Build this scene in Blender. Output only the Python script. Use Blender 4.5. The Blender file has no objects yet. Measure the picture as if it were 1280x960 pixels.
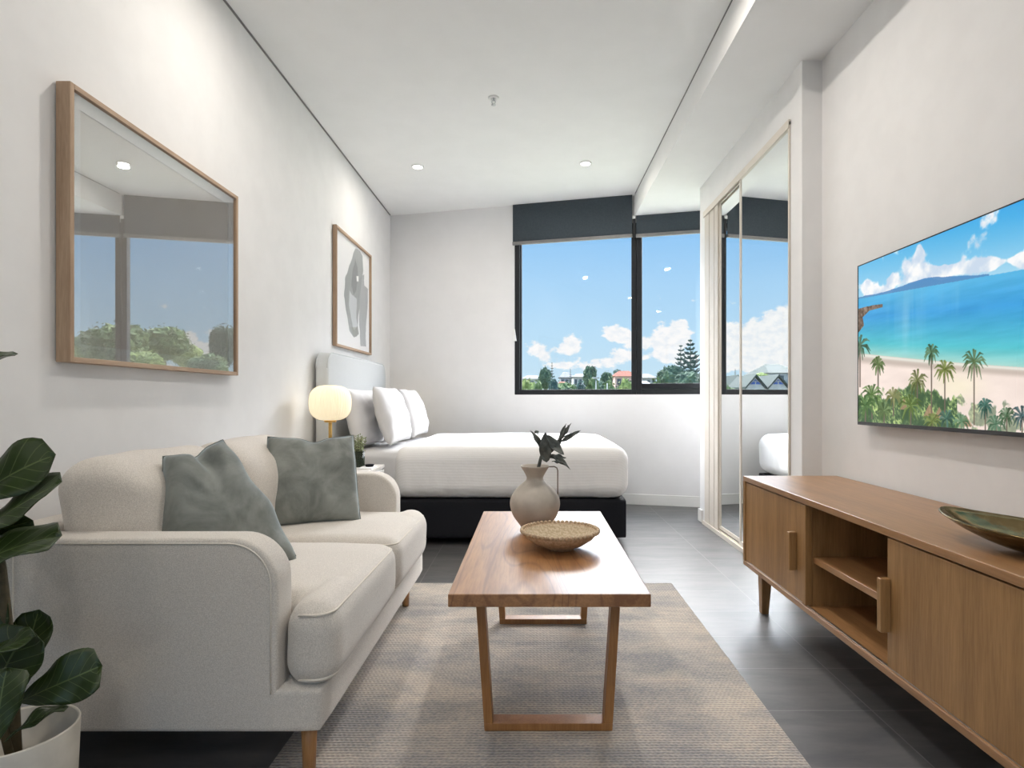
import bpy, bmesh, math, random
import numpy as np
from mathutils import Vector, Matrix, noise
random.seed(7)
SC = bpy.context.scene
COL = SC.collection
F, CX, CY, H = 730.0, 665.0, 499.0, 1.0

def P(px, py, y):                                   # a point of the room measured from the photograph
    return Vector(((px-CX)/F*y, y, H-(py-CY)/F*y))

# ------------------------------------------------------------------ materials
def lin(c):
    out = []
    for v in c[:3]:
        v /= 255.0
        out.append(v/12.92 if v <= .04045 else ((v+.055)/1.055)**2.4)
    return tuple(out)+(1.0,)

class NT:
    def __init__(s, mat):
        s.t = mat.node_tree; s.n = s.t.nodes; s.l = s.t.links
    def new(s, typ, **kw):
        nd = s.n.new(typ)
        for k, v in kw.items(): setattr(nd, k, v)
        return nd
    def link(s, a, b): s.l.new(a, b)
    def math(s, op, a, b=None, c=None, clamp=False):
        nd = s.n.new('ShaderNodeMath'); nd.operation = op; nd.use_clamp = clamp
        for i, v in enumerate((a, b, c)):
            if v is None: continue
            if isinstance(v, (int, float)): nd.inputs[i].default_value = v
            else: s.l.new(v, nd.inputs[i])
        return nd.outputs[0]
    def mix(s, f, a, b, blend='MIX'):
        nd = s.n.new('ShaderNodeMix'); nd.data_type = 'RGBA'; nd.blend_type = blend
        for i, v in ((0, f), (6, a), (7, b)):
            if isinstance(v, (int, float)): nd.inputs[i].default_value = v
            elif isinstance(v, tuple): nd.inputs[i].default_value = v
            else: s.l.new(v, nd.inputs[i])
        return nd.outputs[2]
    def mapr(s, v, a, b, c=0.0, d=1.0, smooth=True):
        nd = s.n.new('ShaderNodeMapRange'); nd.interpolation_type = 'SMOOTHSTEP' if smooth else 'LINEAR'
        s.l.new(v, nd.inputs[0])
        for i, x in enumerate((a, b, c, d)): nd.inputs[i+1].default_value = x
        return nd.outputs[0]

def base_mat(name, col, rough=.6, metal=0, spec=.5):
    m = bpy.data.materials.new(name); m.use_nodes = True
    b = m.node_tree.nodes['Principled BSDF']
    b.inputs['Base Color'].default_value = col
    b.inputs['Roughness'].default_value = rough
    b.inputs['Metallic'].default_value = metal
    b.inputs['Specular IOR Level'].default_value = spec
    return m, NT(m), b

def coords(n, scale=(1,1,1), kind='Object'):
    tc = n.new('ShaderNodeTexCoord'); mp = n.new('ShaderNodeMapping')
    n.link(tc.outputs[kind], mp.inputs[0]); mp.inputs['Scale'].default_value = scale
    return mp.outputs[0]

def noise_t(n, vec, scale, detail=4, rough=.55, dist=0):
    t = n.new('ShaderNodeTexNoise'); n.link(vec, t.inputs['Vector'])
    t.inputs['Scale'].default_value = scale; t.inputs['Detail'].default_value = detail
    t.inputs['Roughness'].default_value = rough; t.inputs['Distortion'].default_value = dist
    return t.outputs['Fac']

def bump(n, b, h, strength=.2, dist=.01):
    bp = n.new('ShaderNodeBump'); bp.inputs['Strength'].default_value = strength; bp.inputs['Distance'].default_value = dist
    n.link(h, bp.inputs['Height']); n.link(bp.outputs[0], b.inputs['Normal'])

def mottled(name, c1, c2, rough=.6, scale=40, bmp=.1, metal=0, spec=.5, sc=(1,1,1), bd=.003, sheen=0, bscale=None):
    m, n, b = base_mat(name, lin(c1), rough, metal, spec)
    v = coords(n, sc)
    f = noise_t(n, v, scale)
    n.link(n.mix(n.mapr(f, .35, .65), lin(c1), lin(c2)), b.inputs['Base Color'])
    h = noise_t(n, v, bscale, 2) if bscale else f
    if bmp: bump(n, b, h, bmp, bd)
    if sheen:
        b.inputs['Sheen Weight'].default_value = sheen; b.inputs['Sheen Roughness'].default_value = .4
    return m

def wood(name, c1, c2, axis='Y', rough=.4, scale=1.0, spec=.5, cath=False, coat=0):
    m, n, b = base_mat(name, lin(c1), rough, 0, spec)
    s = {'X': (.35, 6, 6), 'Y': (6, .35, 6), 'Z': (6, 6, .35)}[axis]
    v = coords(n, tuple(k*scale for k in s))
    g = noise_t(n, v, 2.2, 6, .6, .6)
    fine = noise_t(n, v, 22, 3, .6)
    f = n.math('ADD', n.math('MULTIPLY', n.mapr(g, .3, .7), .65), n.math('MULTIPLY', n.mapr(fine, .35, .65), .35))
    if cath:
        v2 = coords(n, tuple(k*scale for k in {'Y': (3.6, .42, 1)}.get(axis, (1, 1, 1))))
        g2 = noise_t(n, v2, 1.3, 1, .3, .3)
        ring = n.math('PINGPONG', n.math('MULTIPLY', g2, 22), .5)
        line = n.mapr(ring, .0, .16, 1, 0)
        f = n.math('SUBTRACT', f, n.math('MULTIPLY', line, .5), clamp=True)
    n.link(n.mix(f, lin(c1), lin(c2)), b.inputs['Base Color'])
    bump(n, b, f, .12, .002)
    if coat:
        b.inputs['Coat Weight'].default_value = coat; b.inputs['Coat Roughness'].default_value = .28
    return m

def emis(name, col, strength):
    m, n, b = base_mat(name, (0, 0, 0, 1), .4)
    b.inputs['Emission Color'].default_value = col; b.inputs['Emission Strength'].default_value = strength
    return m

M = {}
M['wall'] = mottled('wall_paint', (230,229,228), (233,232,231), .7, 6, .03, spec=.2, bscale=300, bd=.001)
M['wall2'] = mottled('window_wall_paint', (230,229,229), (232,231,231), .7, 6, .03, spec=.2, bscale=300, bd=.001)
M['ceil'] = mottled('ceiling_paint', (234,234,233), (236,236,235), .8, 5, 0, spec=.1)
M['trim'] = mottled('trim_gloss_paint', (232,231,228), (235,234,231), .4, 5, 0)
M['alu'] = mottled('cream_powder_coat', (212,204,192), (217,209,198), .35, 5, 0)
M['dark'] = mottled('charcoal_window_metal', (22,25,29), (25,28,32), .5, 5, 0, spec=.3)
M['blind'] = mottled('charcoal_blind_fabric', (50,60,68), (56,66,73), .75, 60, .05)
M['blindbar'] = mottled('grey_blind_rail', (118,116,116), (124,122,122), .45, 20, 0)
M['oak'] = wood('oak_frame', (172,128,88), (196,154,112), 'Z', .5)
M['oak_pic'] = wood('pale_oak_frame', (150,122,98), (182,156,130), 'Z', .6, 2)
M['oak_pic_y'] = wood('pale_oak_frame_rail', (158,130,108), (190,166,142), 'Y', .6, 2)
M['cab'] = wood('cabinet_oak_door', (136,100,60), (172,132,86), 'Z', .42, 1.6)
M['cab_y'] = wood('cabinet_oak_board', (140,100,62), (176,132,88), 'Y', .38, 1.3, .6, False, .3)
M['cab_in'] = wood('cabinet_oak_inside', (100,70,44), (124,90,60), 'Y', .5, 1.3)
M['table'] = wood('coffee_table_top', (132,86,48), (180,130,82), 'Y', .42, 1.0, .6, True, .55)
M['table_leg'] = wood('coffee_table_leg', (140,92,50), (172,122,72), 'Z', .4, 1.5)
M['sofaleg'] = wood('sofa_leg_wood', (160,112,66), (186,138,88), 'Z', .4, 2)
M['sofa'] = mottled('oatmeal_weave', (198,191,182), (224,217,208), .9, 420, .35, spec=.15, bd=.002, sheen=.25, bscale=500)
M['seam'] = mottled('oatmeal_piping', (222,214,202), (230,223,212), .9, 300, .2, spec=.1)
M['black'] = mottled('black_bed_fabric', (26,27,32), (32,33,38), .8, 200, .3, spec=.2)
M['headb'] = mottled('pale_grey_upholstery', (204,206,206), (212,214,214), .9, 300, .3, spec=.1)
M['linen'] = mottled('white_cotton', (216,215,216), (221,220,221), .85, 8, .12, spec=.15, bd=.01)
M['brass'] = mottled('brushed_brass', (200,160,90), (214,176,108), .3, 40, 0, metal=1)
M['chrome'] = mottled('satin_steel', (190,192,195), (200,202,204), .3, 40, 0, metal=1)
M['velvet'] = None
M['pot'] = mottled('cream_planter', (196,190,178), (204,198,186), .5, 20, .03)
M['soil'] = mottled('potting_soil', (52,40,30), (82,66,50), .95, 80, .8, bd=.01)
M['vase'] = mottled('matte_ceramic', (176,166,154), (190,180,168), .62, 12, .08, bd=.002)
M['bowl'] = mottled('beaded_wood_bowl', (172,146,116), (200,176,146), .6, 90, .15, bd=.002)
M['bowl_in'] = mottled('rough_clay_inside', (178,158,128), (208,190,162), .8, 120, .5, bd=.003)
M['leafdark'] = mottled('dried_dark_leaf', (62,67,64), (98,101,95), .45, 30, .2)
M['stem'] = mottled('brown_stem', (70,62,40), (96,84,58), .7, 30, .2)
M['tvblack'] = mottled('tv_bezel_black', (22,22,24), (26,26,28), .35, 20, 0)
M['white'] = mottled('white_plastic', (232,232,230), (236,236,234), .4, 20, 0)
M['marble'] = mottled('pale_stone_top', (206,200,194), (222,217,212), .35, 14, 0)
M['paper'] = mottled('white_paper', (236,236,235), (240,240,239), .9, 20, 0)

def velvet():
    m, n, b = base_mat('grey_green_velvet', lin((110,116,112)), .7, 0, .25)
    v = coords(n)
    f = noise_t(n, v, 7, 6, .6, .8)
    g = noise_t(n, v, 60, 3, .6)
    k = n.math('ADD', n.math('MULTIPLY', n.mapr(f, .3, .7), .75), n.math('MULTIPLY', g, .25))
    n.link(n.mix(k, lin((104,108,104)), lin((152,155,149))), b.inputs['Base Color'])
    b.inputs['Sheen Weight'].default_value = .8; b.inputs['Sheen Roughness'].default_value = .35
    b.inputs['Sheen Tint'].default_value = lin((205,222,232))
    bump(n, b, g, .15, .002)
    return m
M['velvet'] = velvet()

def duvet_mat():
    m, n, b = base_mat('ribbed_white_cover', lin((238,236,234)), .85, 0, .15)
    tc = n.new('ShaderNodeTexCoord'); sp = n.new('ShaderNodeSeparateXYZ'); n.link(tc.outputs['Object'], sp.inputs[0])
    a = n.math('MULTIPLY', sp.outputs[2], 52); b1 = n.math('MULTIPLY', sp.outputs[1], 52)
    w = n.math('SINE', n.math('MULTIPLY', n.math('ADD', a, b1), 6.283))
    nn = noise_t(n, tc.outputs['Object'], 5, 4)
    h = n.math('ADD', n.math('MULTIPLY', w, .035), n.math('MULTIPLY', nn, 1.6))
    n.link(n.mix(n.mapr(w, -1, 1), lin((238,236,234)), lin((242,240,239))), b.inputs['Base Color'])
    bump(n, b, h, .35, .012)
    return m
M['duvet'] = duvet_mat()

def floor_mat():
    m, n, b = base_mat('grey_stone_tile', lin((80,80,82)), .3, 0, .5)
    tc = n.new('ShaderNodeTexCoord'); sp = n.new('ShaderNodeSeparateXYZ'); n.link(tc.outputs['Object'], sp.inputs[0])
    def grid(o, off, per, w):
        t = n.math('DIVIDE', n.math('SUBTRACT', o, off), per)
        fr = n.math('ABSOLUTE', n.math('SUBTRACT', n.math('FRACT', n.math('ADD', t, 50.5)), .5))
        return n.math('MULTIPLY', fr, per), n.math('FLOOR', n.math('ADD', t, 50))
    dx, ix = grid(sp.outputs[0], 1.092, .851, 0)
    dy, iy = grid(sp.outputs[1], 2.755, .293, 0)
    gl = n.math('MAXIMUM', n.mapr(dx, .0012, .0026, 1, 0), n.mapr(dy, .0010, .0024, 1, 0))
    mp = n.new('ShaderNodeMapping'); n.link(tc.outputs['Object'], mp.inputs[0]); mp.inputs['Scale'].default_value = (.9, 3.4, 1)
    cb = n.new('ShaderNodeCombineXYZ'); n.link(n.math('MULTIPLY', ix, 3.7), cb.inputs[0]); n.link(n.math('MULTIPLY', iy, 5.3), cb.inputs[1])
    va = n.new('ShaderNodeVectorMath', operation='ADD'); n.link(mp.outputs[0], va.inputs[0]); n.link(cb.outputs[0], va.inputs[1])
    f = noise_t(n, va.outputs[0], 2.6, 7, .68, .3)
    c = n.mix(n.mapr(f, .3, .72), lin((80,80,82)), lin((106,104,103)))
    n.link(n.mix(gl, c, lin((126,124,122))), b.inputs['Base Color'])
    b.inputs['Roughness'].default_value = .42
    bump(n, b, n.math('SUBTRACT', n.math('MULTIPLY', f, .15), gl), .1, .001)
    return m
M['floor'] = floor_mat()

def rug_mat():
    m, n, b = base_mat('woven_wool_rug', lin((150,142,134)), .95, 0, .05)
    tc = n.new('ShaderNodeTexCoord'); sp = n.new('ShaderNodeSeparateXYZ'); n.link(tc.outputs['Object'], sp.inputs[0])
    x, y = sp.outputs[0], sp.outputs[1]
    wob = noise_t(n, coords(n, (3, 3, 3)), 3, 2)
    yy = n.math('ADD', n.math('MULTIPLY', y, 2*math.pi/.0125), n.math('MULTIPLY', wob, 3))
    w = n.math('SINE', yy)
    xx = n.math('SINE', n.math('ADD', n.math('MULTIPLY', x, 2*math.pi/.014), n.math('MULTIPLY', n.math('SINE', n.math('MULTIPLY', yy, .5)), 1.6)))
    h = n.math('ADD', n.math('MULTIPLY', w, .6), n.math('MULTIPLY', xx, .22))
    big = noise_t(n, coords(n, (1.2, 2.6, 1)), 2.0, 6, .65, .4)
    fine = noise_t(n, coords(n, (14, 70, 1)), 4, 3, .7)
    k = n.math('ADD', n.math('MULTIPLY', n.mapr(big, .32, .68), .55), n.math('MULTIPLY', n.mapr(fine, .35, .65), .45))
    c = n.mix(k, lin((140,142,146)), lin((222,208,190)))
    c = n.mix(n.mapr(h, -.85, .2, .42, 0), c, lin((84,84,90)))
    n.link(c, b.inputs['Base Color'])
    bump(n, b, n.math('ADD', h, n.math('MULTIPLY', fine, .8)), .6, .004)
    return m
M['rug'] = rug_mat()

def glass_mat(name='window_glass', tint=(1,1,1,1), refl=.06):
    m = bpy.data.materials.new(name); m.use_nodes = True
    n = NT(m); n.n.clear()
    out = n.new('ShaderNodeOutputMaterial'); tr = n.new('ShaderNodeBsdfTransparent'); gl = n.new('ShaderNodeBsdfGlossy')
    tr.inputs[0].default_value = tint; gl.inputs['Roughness'].default_value = 0.0
    mx = n.new('ShaderNodeMixShader'); mx.inputs[0].default_value = refl
    n.link(tr.outputs[0], mx.inputs[1]); n.link(gl.outputs[0], mx.inputs[2]); n.link(mx.outputs[0], out.inputs[0])
    return m
M['glass'] = glass_mat(refl=.025)
M['picglass'] = glass_mat('reflective_picture_glass', (1,1,1,1), .34)
M['picglass2'] = glass_mat('clear_picture_glass', (1,1,1,1), .05)
mm, nn_, bb = base_mat('silvered_mirror', (.93,.95,.95,1), .0, 1); M['mirror'] = mm
mm, nn_, bb = base_mat('green_tinted_glass', lin((70,80,64)), .08, 0, .5)
bb.inputs['Transmission Weight'].default_value = .6; bb.inputs['IOR'].default_value = 1.3; M['greenglass'] = mm

def bronze():
    m, n, b = base_mat('hammered_bronze_glaze', lin((150,135,95)), .2, .8)
    v = coords(n)
    vo = n.new('ShaderNodeTexVoronoi'); n.link(v, vo.inputs['Vector']); vo.inputs['Scale'].default_value = 45
    f = noise_t(n, v, 9, 4)
    n.link(n.mix(n.mapr(f, .35, .65), lin((96,76,44)), lin((140,122,84))), b.inputs['Base Color'])
    bump(n, b, vo.outputs['Distance'], .25, .004)
    return m
M['bronze'] = bronze()

def shade_mat():
    m, n, b = base_mat('warm_ribbed_glass', lin((250,240,214)), .4)
    b.inputs['Emission Color'].default_value = lin((255,234,192)); b.inputs['Emission Strength'].default_value = .5
    tc = n.new('ShaderNodeTexCoord'); 
    return m
M['shade'] = shade_mat()
M['lens'] = emis('downlight_lens', (1,.95,.86,1), 14)

def leaf_mat(name, c1, c2, vein):
    m, n, b = base_mat(name, lin(c1), .38, 0, .5)
    uv = n.new('ShaderNodeUVMap'); sp = n.new('ShaderNodeSeparateXYZ'); n.link(uv.outputs[0], sp.inputs[0])
    u, v = sp.outputs[0], n.math('SUBTRACT', sp.outputs[1], .5)
    av = n.math('ABSOLUTE', v)
    mid = n.mapr(av, .008, .022, 1, 0)
    side = n.math('FRACT', n.math('SUBTRACT', n.math('MULTIPLY', u, 7.5), n.math('MULTIPLY', av, 4.0)))
    sd = n.mapr(n.math('ABSOLUTE', n.math('SUBTRACT', side, .5)), .015, .06, .75, 0)
    vv = n.math('MAXIMUM', mid, sd)
    f = noise_t(n, coords(n), 12, 3)
    c = n.mix(f, lin(c1), lin(c2))
    n.link(n.mix(n.math('MULTIPLY', vv, .55), c, lin(vein)), b.inputs['Base Color'])
    bump(n, b, n.math('MULTIPLY', vv, -1), .3, .002)
    return m
M['fig'] = leaf_mat('fiddle_leaf_green', (26,42,14), (50,68,24), (110,126,76))

def foliage(name, c1, c2):
    return mottled(name, c1, c2, .8, 1.3, 0, spec=.1)
M['fol1'] = foliage('olive_foliage', (64,80,50), (92,106,68))
M['fol2'] = foliage('deep_foliage', (46,62,50), (70,86,66))
M['fol3'] = foliage('yellow_green_foliage', (100,112,60), (126,134,80))
M['pine'] = foliage('blue_green_needles', (46,62,60), (72,90,80))
M['trunk'] = mottled('grey_bark', (60,54,46), (84,76,66), .9, 3, .3)
M['hwhite'] = mottled('white_render', (140,139,136), (152,151,148), .8, 2, 0, spec=.03)
M['hgrey'] = mottled('grey_cladding', (118,120,122), (134,136,138), .8, 2, 0, spec=.03)
M['hpink'] = mottled('pink_render', (172,142,130), (182,152,142), .8, 2, 0, spec=.03)
M['roofgrey'] = mottled('pale_metal_roof', (66,70,74), (78,82,86), .6, 2, 0, spec=.03)
M['roofred'] = mottled('terracotta_roof', (98,56,44), (110,66,54), .8, 2, 0, spec=.03)
M['roofgreen'] = mottled('sage_metal_roof', (44,52,49), (54,62,58), .6, 2, 0, spec=.03)
M['blueglass'] = mottled('blue_gable_glass', (14,52,120), (24,70,140), .3, 1.5, 0)
M['darkpane'] = mottled('dark_pane', (50,58,66), (62,70,78), .2, 2, 0)
M['ground'] = mottled('suburb_ground', (120,124,100), (160,158,146), .9, .06, 0, spec=.05)
M['board'] = mottled('exterior_concrete', (190,188,184), (200,198,194), .8, 3, 0)

# ------------------------------------------------------------------ object helpers
def worg(o):
    v = Vector((0, 0, 0))
    while o is not None:
        v = v + Vector(o.location); o = o.parent
    return v

def link_mesh(name, me, mat, parent=None, smooth=False):
    o = bpy.data.objects.new(name, me); COL.objects.link(o)
    if mat is not None: me.materials.append(mat)
    if parent is not None:
        me.transform(Matrix.Translation(-worg(parent))); o.parent = parent
    if smooth: me.polygons.foreach_set('use_smooth', [True]*len(me.polygons))
    return o

def from_bm(name, bm, mat, parent=None, smooth=False, normals=True):
    if normals: bmesh.ops.recalc_face_normals(bm, faces=bm.faces)
    me = bpy.data.meshes.new(name); bm.to_mesh(me); bm.free()
    return link_mesh(name, me, mat, parent, smooth)

def thing(name, label, cat, loc, group=None):
    o = bpy.data.objects.new(name, None); COL.objects.link(o); o.location = loc
    o.empty_display_size = .1
    o['label'] = label; o['category'] = cat
    if group: o['group'] = group
    return o

def tag(o, label, cat, group=None):                  # a thing of one mesh: origin to its base, then the properties
    me = o.data
    if o.parent is None and len(me.vertices):
        co = np.empty(len(me.vertices)*3); me.vertices.foreach_get('co', co); co = co.reshape(-1, 3)
        c = Vector(((co[:,0].min()+co[:,0].max())/2, (co[:,1].min()+co[:,1].max())/2, co[:,2].min()))
        me.transform(Matrix.Translation(-c)); o.location = c
    o['label'] = label; o['category'] = cat
    if group: o['group'] = group
    return o

def struct(o): o['kind'] = 'structure'; return o

def bev(o, w=.004, seg=3):
    m = o.modifiers.new('edge', 'BEVEL'); m.width = w; m.segments = seg; m.limit_method = 'ANGLE'
    m.angle_limit = math.radians(40); m.harden_normals = False
    return o

def add_box(bm, x0, x1, y0, y1, z0, z1):
    vs = [bm.verts.new((x, y, z)) for x in (x0, x1) for y in (y0, y1) for z in (z0, z1)]
    for f in ((0,1,3,2),(4,6,7,5),(0,4,5,1),(2,3,7,6),(0,2,6,4),(1,5,7,3)):
        bm.faces.new([vs[i] for i in f])
def box(name, x0, x1, y0, y1, z0, z1, mat, parent=None, bevel=0):
    bm = bmesh.new(); add_box(bm, x0, x1, y0, y1, z0, z1)
    o = from_bm(name, bm, mat, parent)
    if bevel: bev(o, bevel)
    return o

def hexa(name, pts, mat, parent=None, bevel=0):      # 8 corners: bottom four, top four
    bm = bmesh.new(); v = [bm.verts.new(p) for p in pts]
    for f in ((3,2,1,0),(4,5,6,7),(0,1,5,4),(1,2,6,5),(2,3,7,6),(3,0,4,7)):
        bm.faces.new([v[i] for i in f])
    o = from_bm(name, bm, mat, parent)
    if bevel: bev(o, bevel)
    return o

def add_prism(bm, poly, a, b, axis):                 # poly in the two other axes, extruded along axis
    def mk(p, t):
        if axis == 'X': return (t, p[0], p[1])
        if axis == 'Y': return (p[0], t, p[1])
        return (p[0], p[1], t)
    lo = [bm.verts.new(mk(p, a)) for p in poly]; hi = [bm.verts.new(mk(p, b)) for p in poly]
    n = len(poly)
    bm.faces.new(lo); bm.faces.new(hi[::-1])
    for i in range(n): bm.faces.new((lo[i], lo[(i+1) % n], hi[(i+1) % n], hi[i]))
def prism(name, poly, a, b, axis, mat, parent=None, bevel=0, smooth=False):
    bm = bmesh.new(); add_prism(bm, poly, a, b, axis)
    o = from_bm(name, bm, mat, parent)
    if bevel: bev(o, bevel, 4)
    return o

def rpoly(x0, x1, z0, z1, r, n=8):                   # rectangle with corner radii (bl, br, tr, tl)
    pts = []
    for (cx, cz, sx, sz, a0, rr) in ((x0, z0, 1, 1, 180, r[0]), (x1, z0, -1, 1, 270, r[1]), (x1, z1, -1, -1, 0, r[2]), (x0, z1, 1, -1, 90, r[3])):
        if rr <= 0: pts.append((cx, cz)); continue
        for k in range(n+1):
            a = math.radians(a0+90*k/n)
            pts.append((cx+sx*rr+rr*math.cos(a), cz+sz*rr+rr*math.sin(a)))
    return pts

def add_tube(bm, pts, r, seg=8, cap=True):
    pts = [Vector(p) for p in pts]; rings = []
    rr = r if isinstance(r, (list, tuple)) else [r]*len(pts)
    prev = None
    for i, p in enumerate(pts):
        if i == 0: t = pts[1]-p
        elif i == len(pts)-1: t = p-pts[i-1]
        else: t = pts[i+1]-pts[i-1]
        t.normalize()
        if prev is None: u = t.orthogonal().normalized()
        else:
            u = prev-t*prev.dot(t); u.normalize()
        prev = u; w = t.cross(u)
        rings.append([bm.verts.new(p+(u*math.cos(2*math.pi*k/seg)+w*math.sin(2*math.pi*k/seg))*rr[i]) for k in range(seg)])
    for a, b in zip(rings, rings[1:]):
        for k in range(seg): bm.faces.new((a[k], a[(k+1) % seg], b[(k+1) % seg], b[k]))
    if cap: bm.faces.new(rings[0][::-1]); bm.faces.new(rings[-1])
def tube(name, pts, r, mat, parent=None, seg=8):
    bm = bmesh.new(); add_tube(bm, pts, r, seg)
    return from_bm(name, bm, mat, parent, True)

def lathe(name, prof, c, mat, parent=None, seg=48, rib=0, ribn=0, smooth=True):
    bm = bmesh.new(); rings = []
    for r, z in prof:
        if r < 1e-5: rings.append([bm.verts.new((c[0], c[1], c[2]+z))]); continue
        rings.append([bm.verts.new((c[0]+(r*(1+rib*math.cos(ribn*2*math.pi*k/seg)))*math.cos(2*math.pi*k/seg),
                                    c[1]+(r*(1+rib*math.cos(ribn*2*math.pi*k/seg)))*math.sin(2*math.pi*k/seg), c[2]+z)) for k in range(seg)])
    for a, b in zip(rings, rings[1:]):
        if len(a) == 1 and len(b) == 1: continue
        for k in range(seg):
            k2 = (k+1) % seg
            if len(a) == 1: bm.faces.new((a[0], b[k2], b[k]))
            elif len(b) == 1: bm.faces.new((a[k], a[k2], b[0]))
            else: bm.faces.new((a[k], a[k2], b[k2], b[k]))
    return from_bm(name, bm, mat, parent, smooth)

def grid_cube(bm, n):                                # subdivided unit cube surface, returns verts keyed
    vs = {}
    def gv(i, j, k):
        key = (i, j, k)
        if key not in vs: vs[key] = bm.verts.new((2*i/n-1, 2*j/n-1, 2*k/n-1))
        return vs[key]
    for a in range(n):
        for b in range(n):
            for s in (0, n):
                q = [(s,a,b),(s,a+1,b),(s,a+1,b+1),(s,a,b+1)]
                for perm in ((0,1,2),(1,0,2),(1,2,0)):
                    bm.faces.new([gv(*[p[perm[0]], p[perm[1]], p[perm[2]]]) for p in q])
    return vs

def add_rbox(bm, lo, hi, r, n=24, crown=0, crown_x=0, wr=0, wf=6, shear=0):
    lo, hi = Vector(lo), Vector(hi); c = (lo+hi)/2; h = (hi-lo)/2
    start = set(bm.verts)
    vs = grid_cube(bm, n)
    for v in vs.values():
        u = v.co.copy()
        # denser sampling near the edges
        q = Vector([math.copysign(abs(t)**.75, t) for t in u])
        p = Vector((q.x*h.x, q.y*h.y, q.z*h.z))
        inner = Vector([max(-(h[i]-r), min(h[i]-r, p[i])) for i in range(3)])
        d = p-inner
        if d.length > 1e-9: p = inner+d.normalized()*r
        ux, uy, uz = p.x/h.x, p.y/h.y, p.z/h.z
        fx, fy, fz = max(0, 1-ux*ux), max(0, 1-uy*uy), max(0, 1-uz*uz)
        p.z += crown*fx**.6*fy**.6*(uz if uz > 0 else uz*.3)
        p.x += crown_x*fy**.6*fz**.6*(1 if ux > 0 else -.3)*abs(ux)
        if wr:
            s = (p+c)*wf
            p += Vector((noise.noise(s), noise.noise(s+Vector((9,3,1))), noise.noise(s+Vector((3,7,5)))))*wr
        p.x += shear*(p.z+h.z)
        v.co = p+c
def rbox(name, lo, hi, r, mat, parent=None, **kw):
    bm = bmesh.new(); add_rbox(bm, lo, hi, r, **kw)
    return from_bm(name, bm, mat, parent, True)

def pillow(name, center, w, h, th, mat, rot, parent=None, n=36, pinch=.07, chop=0, wr=.006, seed=0, taper=None):
    # lies in the local XY plane (width x, height y), thickness z
    bm = bmesh.new(); R = rot
    def pt(i, j, s):
        u, v = 2*i/n-1, 2*j/n-1
        e = ((1-abs(u)**2.6)*(1-abs(v)**2.6))
        z = s*th/2*max(0, e)**.42
        x = u*(1-pinch*(1-v*v)); y = v*(1-pinch*(1-u*u))
        if chop:
            g = math.exp(-((u-.05)/.24)**2)*max(0, (v+.15)/1.15)**1.5
            y -= chop*g; z *= (1-.55*g)
            x *= 1-.10*max(0, v)
        if taper:
            sv = max(0, (v+1)/2)**1.25
            y += taper[2]*x*sv; x = x*(1-taper[0]*sv)+taper[1]*sv
        p = Vector((x*w/2, y*h/2, z))
        q = p*9+Vector((seed*3.1, seed, 0))
        edge = max(abs(u), abs(v))
        p += Vector((noise.noise(q), noise.noise(q+Vector((5,5,5))), noise.noise(q*1.3+Vector((2,8,1)))*1.6*(s if edge < 1 else 1)))*wr*(1 if edge < 1 else .5)
        rad = abs(noise.noise(Vector((math.atan2(v, u)*2.2, seed, .3))))
        p.z -= s*rad*.018*edge*(1-edge)*4*.6
        return R @ p+Vector(center)
    top = {}; bot = {}
    for i in range(n+1):
        for j in range(n+1):
            top[i, j] = bm.verts.new(pt(i, j, 1))
            bot[i, j] = top[i, j] if i in (0, n) or j in (0, n) else bm.verts.new(pt(i, j, -1))
    for i in range(n):
        for j in range(n):
            bm.faces.new((top[i, j], top[i+1, j], top[i+1, j+1], top[i, j+1]))
            bm.faces.new((bot[i, j], bot[i, j+1], bot[i+1, j+1], bot[i+1, j]))
    o = from_bm(name, bm, mat, parent, True)
    return o, [pt(i, 0, 1) for i in range(n+1)]+[pt(n, j, 1) for j in range(1, n+1)]+[pt(i, n, 1) for i in range(n-1, -1, -1)]+[pt(0, j, 1) for j in range(n-1, 0, -1)]

def rotm(nrm, up):                                   # local z -> nrm, local y -> up
    z = Vector(nrm).normalized(); y = Vector(up); y = (y-z*y.dot(z)).normalized(); x = y.cross(z)
    return Matrix((x, y, z)).transposed()

def leaf(name, base, tip, nrm, width, mat, parent, curl=.1, shape='fiddle', fold=.15, wave=.02, seed=0, nu=18, nv=10, thick=.0015):
    base, tip, nrm = Vector(base), Vector(tip), Vector(nrm)
    ax = tip-base; L = ax.length; ax.normalize()
    sd = ax.cross(nrm).normalized(); nr = sd.cross(ax).normalized()
    bm = bmesh.new(); uvl = bm.loops.layers.uv.new('UVMap'); g = {}; uvs = {}
    for i in range(nu+1):
        t = i/nu
        if shape == 'fiddle':
            w = (t**.9)*((1-t)**.30)/.52 if 0 < t < 1 else 0
            w *= 1-.10*math.exp(-((t-.36)/.12)**2)
            if t > .93: w *= 1
        else:
            w = math.sin(math.pi*t**.8)**.8
        w = max(w, .035 if t < .5 else .0)
        for j in range(nv+1):
            s = 2*j/nv-1
            x = s*w*width/2
            notch = -.05*L*math.exp(-(s/.25)**2)*max(0, (t-.8)/.2)**2 if shape == 'fiddle' else 0
            z = curl*L*(-(2*t-1)**2+.5)*.6+fold*abs(s)*w*width/2+wave*math.sin(t*11+s*2+seed)*abs(s)*w
            g[i, j] = bm.verts.new(base+ax*(t*L+notch)+sd*x+nr*z); uvs[g[i, j]] = (t, (s+1)/2)
    for i in range(nu):
        for j in range(nv):
            f = bm.faces.new((g[i, j], g[i+1, j], g[i+1, j+1], g[i, j+1]))
            for lp in f.loops: lp[uvl].uv = uvs[lp.vert]
    o = from_bm(name, bm, mat, parent, True, normals=False)
    m = o.modifiers.new('thickness', 'SOLIDIFY'); m.thickness = thick
    return o

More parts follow.
